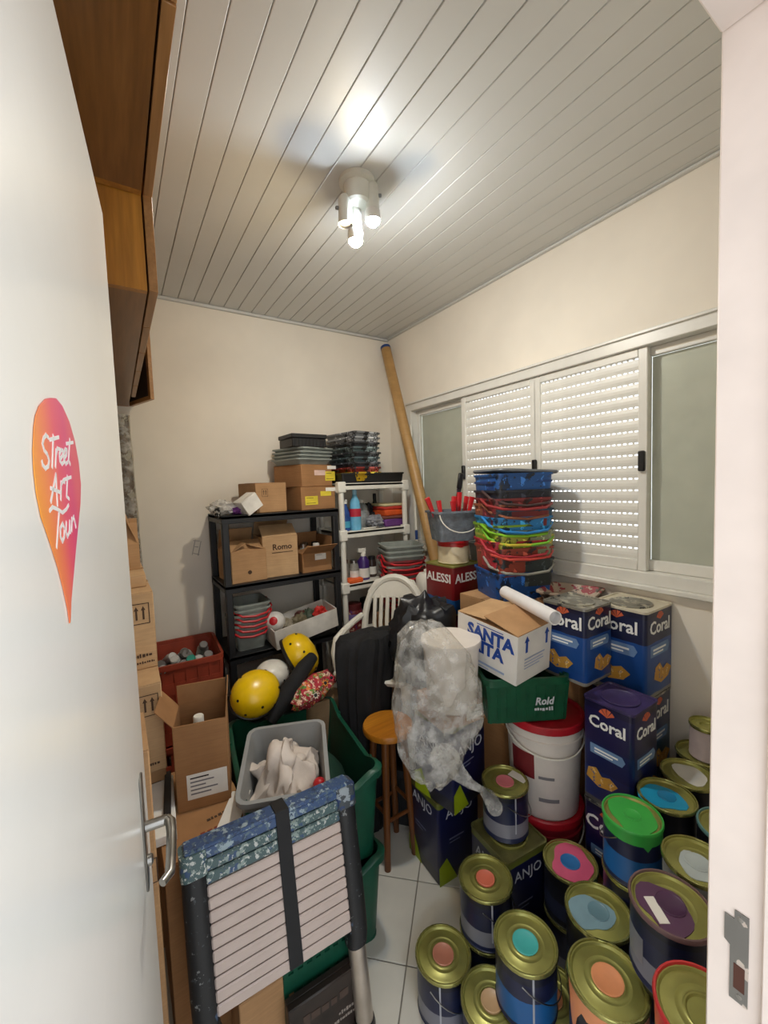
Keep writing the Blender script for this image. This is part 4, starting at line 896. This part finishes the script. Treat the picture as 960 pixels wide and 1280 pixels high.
def bag_mesh():
    prof = [(-.055, .03, 1.125, .02, .03), (-.050, .03, 1.115, .06, .07), (-.048, .03, 1.08, .095, .105), (-.035, .02, 1.02, .125, .110), (-.030, .0, .93, .140, .095), (-.030, -.02, .84, .140, .080), (-.035, -.03, .76, .125, .070), (-.04, -.035, .69, .100, .060), (-.04, -.035, .64, .075, .050), (-.04, -.035, .61, .045, .035), (-.04, -.035, .60, .01, .01)]
    rings = []; n = 72
    for k in range((len(prof)-1)*6+1):
        i, f = divmod(k, 6); f /= 6; a = prof[i]; b = prof[min(i+1, len(prof)-1)]
        cx, cy, z, sx, sy = (a[j]+(b[j]-a[j])*f for j in range(5)); ring = []
        for q in range(n):
            t = 2*PI*q/n; d = Vector((math.cos(t)*1.5, math.sin(t)*1.5, z*5))
            crease = 1-abs(noise.noise(d*1.7+Vector((3, 1, 0))))*2
            w = 1 + .24*noise.noise(d) + .10*noise.noise(d*2.6) + .07*crease + .05*noise.noise(Vector((t*5, z*3, 2)))
            ring.append((cx+sx*w*math.cos(t), cy+sy*w*math.sin(t), z+.03*noise.noise(d*1.5)))
        rings.append(ring)
    return MB().loft(rings)
bagm = clear('clear_film', (240, 239, 236), (.04, .42), .10, .35, 16)
bg_ = thing('plastic_bag', 'large crumpled clear plastic bag hanging over the white bucket', 'plastic bag', T(.885, 1.045, 0) @ RZ(-33))
obj('bag', bag_mesh(), bagm, bg_, smooth=60)
obj('tail', MB().loft([[(p[0]+r*math.cos(2*PI*i/14)*(1+.3*noise.noise((i, k, 0))), p[1]+r*.5*math.sin(2*PI*i/14), p[2]+r*.8*math.sin(2*PI*i/14)) for i in range(14)] for k, (p, r) in enumerate((((.00, -.03, .68), .05), ((.04, -.04, .64), .028), ((.08, -.05, .605), .016), ((.115, -.05, .585), .010), ((.14, -.05, .56), .022), ((.16, -.05, .52), .026)))]), bagm, bg_, smooth=60)

# ------------------------------------------------------------------ red-lidded bucket, small green crate, wine box, paper roll
def round_bucket(label, x, y, z, r, h, body, lid, wrap=None, group=None):
    t = thing('paint_bucket', label, 'bucket', T(x, y, z), group)
    obj('body', MB().lathe([(r*.86, 0), (r*.88, .004), (r*.965, h*.80), (r*1.01, h*.805), (r*1.01, h*.83), (r*.975, h*.835), (r*.985, h-.012)], 36), body, t)
    obj('lid', MB().lathe([(r*1.0, h-.03), (r*1.04, h-.028), (r*1.045, h-.004), (r*1.02, h), (r*.96, h), (r*.94, h-.010), (.002, h-.008)], 36, False), lid, t)
    if wrap:
        for nm, mt, a0, a1, zz0, zz1 in wrap:
            n = 14; ra = lambda zz: r*(.88+.085*zz/.8)+.0008
            obj(nm, MB().loft([[(ra(zz)*math.cos(a0+(a1-a0)*i/n), ra(zz)*math.sin(a0+(a1-a0)*i/n), zz*h) for i in range(n+1)] for zz in (zz0, zz1)], False, False, None, False), mt, t)
    obj('handle', MB().tube([(r*1.02*math.cos(a), r*1.02*math.sin(a), h*.83-.055*math.sin((a-R(140))/(R(190))*PI)) for a in [R(140+190*i/20) for i in range(21)]], .003, 6), M_WHITEPL, t)
    return t
REDL = plain('red_lid', (176, 26, 40), .38, var=.1)
round_bucket('red plastic bucket on the floor beneath the white one', 1.345, .985, 0, .138, .360, plain('dark_red_bucket', (140, 24, 40), .4), REDL)
round_bucket('large white paint bucket with a red lid and dark red label', 1.345, .985, .352, .141, .365, plain('bucket_white', (220, 212, 204), .4, var=.03), REDL,
    [('label_patch', plain('maroon_print', (116, 34, 40), .45), R(160), R(202), .42, .68), ('print_lines', plain('grey_ink', (120, 118, 122), .8), R(208), R(232), .44, .47), ('print_lines', plain('grey_ink', (120, 118, 122), .8), R(208), R(240), .20, .24)])
t = crate('small dark green crate with white print on the red lid', T(1.265, 1.045, .7165) @ RZ(-30), .31, .23, .17, plain('green_small_crate', (16, 78, 52), .42, var=.14), None, .015, (8, 6), name='small_crate', solid=True)
lettering('Rold', .036, M_PALE, t, front(t, .055, .085, .006) @ RX(-6), shear=.25, bold=.001); scribble(t, front(t, .055, .057, .0045) @ RX(-6), .07, .014, M_PALE, 10)
sb = cardbox('white carton with blue lettering and brown lid resting in the crate', 1.222, 1.080, .905, .205, .28, .182, 3, plain('white_carton', (222, 218, 212), .6, var=.03), (None, None, None, None), tilt=RY(-3) @ RX(6), name='wine_carton', tape=False)
M_BLUEP = plain('blue_print', (24, 66, 150), .5)
obj('lid_panel', MB().box((-.101, -.139, .179), (.101, .139, .1825)), M_CARD, sb)
obj('flap', MB().box((-.101, 0, -.0015), (.101, .15, .0015)), M_CARD, sb, T(0, -.139, .184) @ RX(9))
obj('flap', MB().box((-.101, 0, -.0015), (.101, .14, .0015)), M_CARDL, sb, T(0, .139, .1835) @ RZ(180) @ RX(6))
obj('hand_hole', MB().prism([(.042*math.cos(2*PI*i/24)*(1.0), .012*math.sin(2*PI*i/24)) for i in range(24)], 0, .0016), plain('dark_hole', (70, 44, 26), .9), sb, T(.02, -.06, .1955) @ RX(9) @ RZ(28))
lettering('SANTA', .066, M_BLUEP, sb, left_face(sb, -.020, .135, .001), bold=.0028); lettering('RITA', .066, M_BLUEP, sb, left_face(sb, -.012, .082, .001), bold=.0028)
obj('underline', MB().box((-.06, -.0015, 0), (.06, .0015, .0006)), M_BLUEP, sb, left_face(sb, -.02, .170, .001))
obj('print_lines', MB().box((-.09, -.004, 0), (.09, .004, .0006)).box((-.09, -.016, 0), (.02, -.012, .0006)), plain('pale_blue_print', (150, 166, 196), .5), sb, left_face(sb, 0, .022, .001))
for dx in (-.05, .07):
    obj('arrow_mark', MB().box((-.006, -.03, 0), (.006, .01, .0006)).prism([(-.014, .01), (.014, .01), (0, .032)], 0, .0006), M_BLUEP, sb, front(sb, dx, .14, .001), 'barrow', 0)
obj('print_lines', MB().box((-.06, -.002, 0), (.06, .002, .0005)).box((-.06, -.014, 0), (.05, -.011, .0005)).box((-.06, -.025, 0), (.055, -.022, .0005)).box((-.06, -.036, 0), (.03, -.033, .0005)), plain('pale_blue_print', (150, 166, 196), .5), sb, front(sb, .0, .085, .001))
p0, p1 = Vector((1.345, 1.165, 1.137)), Vector((1.232, .850, 1.128)); d = p1-p0
t = obj('paper_roll', MB().loft([[(x, y, z) for x, y, z in circ(.025, zz, 20)] for zz in (0, d.length)] + [[(x, y, z) for x, y, z in circ(.021, zz, 20)] for zz in (d.length, d.length-.03)] + [[(x, y, d.length-.03) for x, y, z in circ(.002, 0, 20)]]), plain('white_paper', (228, 226, 226), .6, var=.02), None, T(*p0) @ d.to_track_quat('Z', 'Y').to_matrix().to_4x4()); tag(t, 'rolled sheet of white paper lying across the white carton', 'paper roll')

# ------------------------------------------------------------------ tall stack of coloured paint buckets by the window
b = cardbox('plain carton on the floor supporting the stack of coloured buckets', 1.535, 1.300, 0, .36, .32, .545, 0, M_CARD2)
b = cardbox('plain upper carton directly beneath the stack of coloured buckets', 1.535, 1.300, .5455, .35, .31, .525, 0, M_CARD)
stack = [((28, 84, 160), 'bright blue', None), ((46, 56, 58), 'paint-smeared dark', (150, 150, 140)), ((150, 60, 44), 'dark with orange smear', (198, 70, 60)), ((190, 44, 60), 'crimson', (176, 50, 62)), ((170, 170, 60), 'olive yellow', (200, 180, 60)), ((142, 150, 120), 'cloudy clear', (120, 190, 50)), ((132, 176, 40), 'lime green', (130, 190, 40)), ((40, 128, 190), 'light blue', (40, 130, 200)), ((34, 70, 96), 'deep teal', None), ((150, 88, 60), 'rust brown', (140, 84, 60)), ((124, 42, 44), 'dark red', (150, 48, 50)), ((36, 40, 54), 'near black', (70, 50, 50)), ((28, 66, 130), 'navy blue', None), ((36, 90, 160), 'topmost blue', None)]
zz = 1.0715
steps = [.060, .050, .030, .024, .022, .026, .034, .034, .022, .026, .036, .040, .032, .0]
for k, (c, nm, hc) in enumerate(stack):
    mt = splat('bucket_'+nm.replace(' ', '_').replace('-', '_'), c, [tuple(v*.45 for v in c), tuple(min(255, v*1.3+25) for v in c), (40, 44, 50)], .45, .62, 14)
    hm = plain('bucket_handle_%d' % k, hc, .45) if hc else None
    grey_bucket(nm+' paint bucket in the tall stack beside the window', 1.540+.006*math.sin(k*1.7), 1.285+.005*math.cos(k*2.1), zz, -24+(2, -3, 4, -2, 3, -4, 2, 0, -2, 3, -3, 2, -1, 1)[k], 'coloured buckets stacked by the window', .275, .25, .125, mt, hm, (.02, .045, .03, .05)[k % 4], handle=hc is not None, taper=.010)
    zz += steps[k]
t = obj('flat_lid', MB().loft([rr(.29, .26, .03, 0, 4), rr(.305, .275, .035, .006, 4), rr(.30, .27, .035, .014, 4)]), plain('grey_lid', (104, 108, 112), .5), None, T(1.552, 1.280, zz+.126) @ RZ(-18) @ RY(3)); tag(t, 'flat grey lid lying on the topmost blue bucket', 'lid')

# ------------------------------------------------------------------ ALESSI cans with bin of brushes on top
M_AL = bands('alessi_print', [(0, (30, 96, 170)), (.36, (130, 26, 32)), (.93, (120, 40, 40))], .35, noise_amt=.10)
for k in range(3):
    square_tin(('lowest', 'second', 'third')[k]+' dark red tin hidden under the lettered red tin', 1.485, 1.640, .312*k, .20, .3115, 0, plain('dark_red_tin', (90, 30, 32), .4), None, M_WHITE, M_GOLD, group='red tins stacked behind the carton')
square_tin('red and blue square tin with white lettering behind the carton', 1.485, 1.640, .937, .205, .245, 4, M_AL, 'ALESSI', M_WHITE, M_GOLD, .062, .72, bold=.0015, faces='fl')
t = paint_can('cream and red round can dripping red paint on the lettered tin', 1.490, 1.635, 1.183+.118, None, None, body=plain('cream_can', (222, 208, 176), .4), h=.118, r=.085, handle=False, patch=False, drip=plain('red_drip', (168, 34, 30), .35), lid=M_RED, rim=M_RED, seed=3)
t = thing('brush_bin', 'clear grey rectangular bin full of red-handled brushes', 'bin', T(1.485, 1.630, 1.302) @ RZ(-20))
obj('body', bin_mesh(.235, .20, .155, .022, .003, .025, .008, .010), clear('grey_clear_plastic', (150, 160, 170), (.45, .75), .2), t)
obj('handle', bail(.22, .14, .09, .003, 14, -.105), M_WHITEPL, t)
M_RBR = plain('red_brush_handle', (206, 40, 44), .35)
for k, (dx, dy, ax, ay, L) in enumerate(((-.075, .0, 8, -24, .24), (-.025, -.03, 4, 3, .22), (.01, .02, -4, 6, .22), (.015, -.03, 6, -8, .20), (.045, .0, 2, 2, .24), (.065, -.035, 0, 14, .22), (.08, .02, -5, 12, .22), (-.045, .04, -6, -6, .2))):
    o = thing('paint_brush', 'red-handled brush standing in the clear grey bin', 'brush', T(1.485, 1.630, 1.31) @ RZ(-20) @ T(dx*.7, dy, 0) @ RY(ay) @ RX(ax), 'red-handled brushes in the clear bin')
    obj('brush_handle', MB().loft([rr(.014, .012, .004, .05, 2), rr(.018, .013, .005, L*.6, 2), rr(.026, .015, .006, L*.85, 2), rr(.028, .015, .006, L, 2)]), M_RBR, o); obj('bristles', MB().box((-.022, -.006, .0), (.022, .006, .055), bev=.003), plain('bristle_dark', (90, 92, 100), .9), o)
o = thing('wall_scraper', 'steel spatula with black handle among the red brushes', 'scraper', T(1.515, 1.660, 1.31) @ RZ(-20) @ RY(9))
obj('blade', MB().box((-.012, -.002, 0), (.012, .002, .27)), M_STEEL, o); obj('grip', MB().box((-.014, -.008, .26), (.014, .008, .345), bev=.004), M_BLACK, o)
b = cardbox('plain lower carton behind the lettered red tin', 1.668, 1.570, 0, .15, .22, .54, 0, M_CARD)
b = cardbox('plain upper carton carrying the grey bin by the window', 1.668, 1.570, .5405, .15, .22, .53, 0, M_CARD2)
t = obj('grey_tub', bin_mesh(.14, .19, .205, .02, .004, .02, .008, .012), plain('mid_grey_tub', (132, 138, 138), .45), None, T(1.660, 1.545, 1.0715) @ RZ(-8)); tag(t, 'grey plastic tub between the round can and coloured buckets', 'tub')
b = cardbox('carton under the foot of the leaning cardboard tube', 1.575, 1.845, 0, .30, .155, .955, 0, M_CARD)
t = thing('white_jug', 'white plastic container beside the red lettered tin', 'container', T(1.475, 1.845, .956)); obj('body', MB().loft([rr(.10, .09, .02, 0, 3), rr(.11, .10, .025, .03, 3), rr(.11, .10, .025, .11, 3), rr(.08, .07, .02, .135, 3)]), M_WHITEPL, t); obj('cap', MB().lathe([(.018, .135), (.018, .152), (.014, .155)], 14), M_WHITEPL, t)
# stack of grey buckets with red handles beside the white shelf
b = cardbox('carton supporting the stack of grey buckets with red handles', 1.455, 2.075, 0, .25, .26, .80, 0, M_CARD2)
for k in range(12):
    red = k < 10
    grey_bucket(('%s grey bucket of the red-handled stack beside the white shelf' % ('lowest', 'second', 'third', 'fourth', 'fifth', 'sixth', 'seventh', 'eighth', 'ninth', 'tenth', 'eleventh', 'topmost')[k]), 1.455+.003*math.sin(k*2.3), 2.070, .8005+.0295*k, -18+(2, -3, 1, 3, -2, 2, -1, 3, -3, 1, 2, -1)[k], 'red-handled grey buckets by the corner', .235, .215, .115, plain('dull_red_bucket', (120, 44, 46), .5, var=.3) if k % 2 == 0 and red else None, None, .035, handle=red)

# ------------------------------------------------------------------ Coral tins on a pallet along the right wall
t = thing('wooden_pallet', 'low wooden pallet on the floor under the blue tins', 'pallet', T(1.515, .80, 0)); M_PAL = wood('pallet_wood', (120, 90, 56), (160, 124, 82), 'X')
for k in range(3): obj('board', MB().box((-.215, -.045, .105), (.225, .045, .134)), M_PAL, t, T(0, -.09+.11*k, 0))
for k in range(2): obj('bearer', MB().box((-.03, -.14, 0), (.03, .18, .105)), M_PAL, t, T(-.16+.32*k, 0, 0))
M_CORAL = bands('coral_print', [(0, (150, 146, 138)), (.06, (30, 74, 146)), (.16, (28, 72, 140)), (.66, (20, 26, 62)), (.95, (18, 20, 50))], .32, noise_amt=.03)
M_CORALD = bands('coral_print_dark', [(0, (90, 88, 88)), (.06, (28, 46, 104)), (.35, (26, 34, 84)), (.62, (30, 26, 72)), (.95, (26, 22, 58))], .32, noise_amt=.03)
M_CORALT = bands('coral_print_teal', [(0, (110, 106, 104)), (.06, (26, 50, 92)), (.30, (24, 70, 104)), (.62, (26, 40, 80)), (.95, (28, 34, 66))], .32, noise_amt=.05)
M_CREAM = plain('cream_top', (206, 198, 176), .4, var=.08); M_DIRTY = splat('silver_top', (150, 148, 138), [(70, 70, 72), (190, 186, 170)], .3, .58, 16, .4)
def coral_print(t, f):
    w, h = t['_w'], t['_h']
    fm = (lambda x, z: front(t, x, z, .0003)) if f == 'f' else (lambda x, z: left_face(t, x, z, .0003))
    obj('brush_picture', MB().prism([(x*w*1.0, y*w) for x, y in ((-.30, -.10), (-.05, -.22), (.22, -.16), (.34, -.02), (.18, .08), (.02, .02), (-.10, .16), (-.26, .10))], 0, .0005), splat('brush_print', (206, 152, 60), [(226, 190, 120), (60, 90, 140)], .5, .6, 40), t, fm(.02, h*.27), ('cbp', w), 0)
    obj('print_panel', MB().prism([(-.34*w, -.05*w), (.30*w, -.05*w), (.36*w, .06*w), (.30*w, .15*w), (-.34*w, .15*w)], 0, .0005), plain('steel_blue_print', (104, 134, 176), .45), t, fm(0, h*.50), ('cpp', w), 0)
    obj('print_lines', MB().box((-.25*w, .05*w, .0004), (.22*w, .085*w, .0008)).box((-.25*w, -.01*w, .0004), (.12*w, .02*w, .0008)), M_WHITE, t, fm(0, h*.50), ('cpl', w), 0)
    mb = MB()
    for a in (-50, -15, 20, 55): mb.prism([(0, 0), (.012*math.cos(R(90+a-14))*2.4, .012*math.sin(R(90+a-14))*2.4), (.012*math.cos(R(90+a+14))*2.4, .012*math.sin(R(90+a+14))*2.4)], 0, .0006)
    obj('emblem', mb, plain('flame_print', (206, 96, 60), .5), t, fm(0, h*.875), 'emblem', 0)
def coral(label, x, y, z, w, h, rz, body, top, lidm=None, size=.066):
    return square_tin(label, x, y, z, w, h, rz, body, 'Coral', M_WHITE, top, size, .79, 'blue lettered paint tins', lidm, 'fl', .0012, coral_print)
coral('blue lettered tin with cream top on the wall side of the stack', 1.640, .805, .795, .205, .325, 0, M_CORAL, M_CREAM, M_DIRTY)
coral('blue lettered tin with stained silver top beside the coloured buckets', 1.447, .907, .8555, .176, .283, 0, M_CORAL, M_DIRTY, M_DIRTY)
coral('dark teal lettered tin under the cream-topped one', 1.640, .805, .4645, .203, .330, 1, M_CORALT, M_DIRTY)
coral('bottom lettered tin of the wall-side column', 1.640, .805, .1345, .203, .3295, -1, M_CORALD, M_DIRTY)
PURP = plain('purple_top', (58, 46, 92), .45, var=.15)
coral('purple-topped lettered tin between the bucket and the wall column', 1.394, .718, .4955, .166, .3595, 0, M_CORALD, PURP, PURP, .054)
coral('bottom lettered tin under the purple-topped one', 1.394, .718, .1345, .166, .3605, 2, M_CORALD, M_DIRTY)
t = thing('paint_tray', 'red and cream paint tray lying between the tins and the window', 'tray', T(1.62, 1.045, 1.085) @ RZ(15)); obj('tray', bin_mesh(.20, .22, .04, .02, .004, .02, .006, .008), splat('red_cream_tray', (190, 170, 150), [(150, 50, 60), (90, 80, 70)], .5, .56, 12), t)
b = cardbox('carton behind the blue tins under the red and cream tray', 1.625, 1.040, 0, .22, .20, 1.0845, 0, M_CARD2)

# ------------------------------------------------------------------ round paint cans
def pc(n, c, r=.35): return plain('paint_'+n, c, r, var=.06)
C_COR, C_TEAL, C_PINK, C_BLUE = pc('coral', (226, 120, 96)), pc('turquoise', (70, 176, 172)), pc('pink', (214, 92, 128)), pc('blue', (44, 112, 176))
C_GRN, C_CYAN, C_LBL, C_ORG, C_PUR, C_GRY, C_RED, C_PNK2, C_BRN, C_WHT = pc('green', (62, 170, 72)), pc('cyan', (24, 142, 184)), pc('greyblue', (128, 160, 172)), pc('orange', (232, 152, 104)), pc('purple', (88, 52, 84)), pc('silvergrey', (176, 186, 186)), pc('red', (196, 50, 52)), pc('rose', (226, 128, 138)), pc('brown', (188, 122, 100)), pc('offwhite', (206, 204, 196))
LOW = 'round paint cans on the floor'; HI = 'round paint cans piled by the door'
t = paint_can('gold-lidded can with a pink dot and white tag on a navy tin', 1.118, .983, .5225, C_PNK2, None, dot_r=.38, h=.177, r=.083, rz=20, group=LOW)
obj('paper_tag', MB().box((-.012, -.032, .170), (.020, .032, .1715)), M_PAPER, t, T(.045, -.030, .0) @ RZ(-12))
paint_can('gold-lidded can with a coral dot beside the navy tin', .917, .893, .34, C_COR, rz=10, group=LOW)
paint_can('can supporting the coral-dotted one', .917, .893, .17, rz=60, group=LOW, handle=False)
paint_can('gold-lidded can with a brownish-coral dot standing on the tiles', .752, .915, .17, C_BRN, dot_r=.38, rz=-5, body=M_CANB, group=LOW)
paint_can('gold-lidded can with a turquoise dot resting across two cans', .867, .700, .34, C_TEAL, dot_r=.40, rz=5, body=M_CANB2, group=LOW)
paint_can('half-hidden can with a beige dot under the turquoise one', .786, .752, .17, pc('beige', (196, 160, 120)), rz=40, group=LOW, body=M_CANB2)
paint_can('can with orange runs between the turquoise and orange cans', .930, .664, .17, C_ORG, None, drip=C_ORG, rz=15, group=LOW, body=M_CANB3, seed=9)
paint_can('can with pink paint over its lid and a blue dot', 1.187, .772, .34, C_BLUE, C_PINK, .80, .36, M_CANB3, 30, group=LOW, seed=4, off=(0, -.06))
paint_can('can supporting the pink one with a blue dot', 1.187, .772, .17, rz=10, group=LOW, handle=False)
paint_can('can with grey-blue paint spread over half its lid', 1.038, .592, .42, pc('greyblue_dark', (104, 138, 150)), C_LBL, .62, .32, M_CANB3, 0, h=.21, group=LOW, seed=12, off=(-.22, .12), handle=False)
paint_can('can supporting the grey-blue one', 1.038, .592, .21, rz=10, h=.21, group=LOW, handle=False)
paint_can('gold-lidded can with a large orange dot and orange runs', .905, .494, .42, C_ORG, None, dot_r=.40, h=.21, r=.088, drip=C_ORG, group=LOW, seed=2, rz=8, body=M_CANB3)
paint_can('can supporting the large orange-dotted one', .905, .494, .21, rz=10, h=.21, r=.085, group=LOW, handle=False)
t = thing('wooden_pallet', 'low wooden pallet on the floor under the piled round cans', 'pallet', T(1.29, .47, 0))
for k in range(4): obj('board', MB().box((-.35, -.03, .09), (.45, .03, .12)), M_PAL, t, T(0, -.15+.085*k, 0))
for k in range(3): obj('bearer', MB().box((-.03, -.17, 0), (.03, .14, .09)), M_PAL, t, T(-.28+.33*k, 0, 0))
TOPZ = .63; r8 = .078
piled = [('green', 1.195, .581, dict(dot=C_GRN, spill=C_GRN, spill_r=.82, drip=C_GRN, dot_r=.3, seed=6, rim=C_GRN, body=M_CANB2, handle=True), 'can covered in bright green paint'),
 ('cyan', 1.352, .557, dict(dot=pc('cyan_dark', (24, 116, 160)), spill=C_CYAN, spill_r=.72, dot_r=.32, seed=8, off=(.18, .10), body=M_CANB3), 'can with cyan paint over most of its lid'),
 ('silver', 1.508, .560, dict(dot=None, spill=C_WHT, spill_r=.6, seed=15, off=(-.1, .05), body=M_CANB3), 'can with a scraped off-white lid'),
 ('farwhite', 1.662, .575, dict(dot=None, spill=pc('yellowish', (176, 170, 110)), spill_r=.55, seed=17, body=M_CANB3, off=(.1, 0)), 'can with a yellowish stained lid against the wall'),
 ('olive', 1.358, .400, dict(dot=None, spill=None, rim=plain('teal_rim', (90, 130, 130), .4), body=M_CANB3), 'plain gold-lidded can with a teal-smeared rim'),
 ('greylid', 1.173, .412, dict(dot=C_GRY, spill=C_GRY, spill_r=.5, dot_r=.36, seed=21, off=(.2, -.1), body=plain('pale_can', (150, 152, 152), .4)), 'can with pale grey paint on lid and sides'),
 ('purple', 1.003, .403, dict(dot=pc('purple_dark', (74, 42, 74)), spill=C_PUR, spill_r=.66, dot_r=.36, seed=23, off=(.22, -.08), rim=plain('purple_rim', (110, 84, 84), .4), body=M_CANB), 'large can with dark purple paint and a white tag'),
 ('red', .838, .276, dict(dot=None, spill=None, rim=C_RED, drip=C_RED, seed=25, body=M_CANB3), 'gold-lidded can with a red rim beside the door jamb')]
for nm, x, y, kw, lb in piled:
    rt = .084 if nm in ('purple', 'red') else r8
    kw.setdefault('handle', False)
    t = paint_can(lb+' on top of the pile', x, y, TOPZ, r=rt, group=HI, rz=(hash(nm) % 1)*0+len(nm)*31, **kw)
    if nm == 'purple': obj('paper_tag', MB().box((-.011, -.03, .1640), (.011, .03, .1655)), M_PAPER, t, RZ(-len(nm)*31) @ T(-.04, .012, 0) @ RZ(-35))
    for k in (2, 1):
        ox = .012 if nm == 'purple' else 0
        paint_can(('second' if k == 2 else 'lowest')+' can in the column under the '+' '.join(lb.split()[:7]), x+ox, y-ox, .12+.17*k, r=r8, group=HI, rz=40*k+len(nm)*17, body=(M_CANB, M_CANB2, M_CANB3)[(len(nm)+k) % 3], rim=plain('teal_rim2', (60, 160, 140), .4) if nm == 'greylid' and k == 2 else None, handle=False, patch=k == 2) if True else None
paint_can('small pinkish can standing on the yellowish stained lid', 1.655, .560, TOPZ+.115, None, None, h=.115, r=.052, body=plain('pinkish_can', (176, 160, 158), .5), handle=False, patch=False, group=HI)
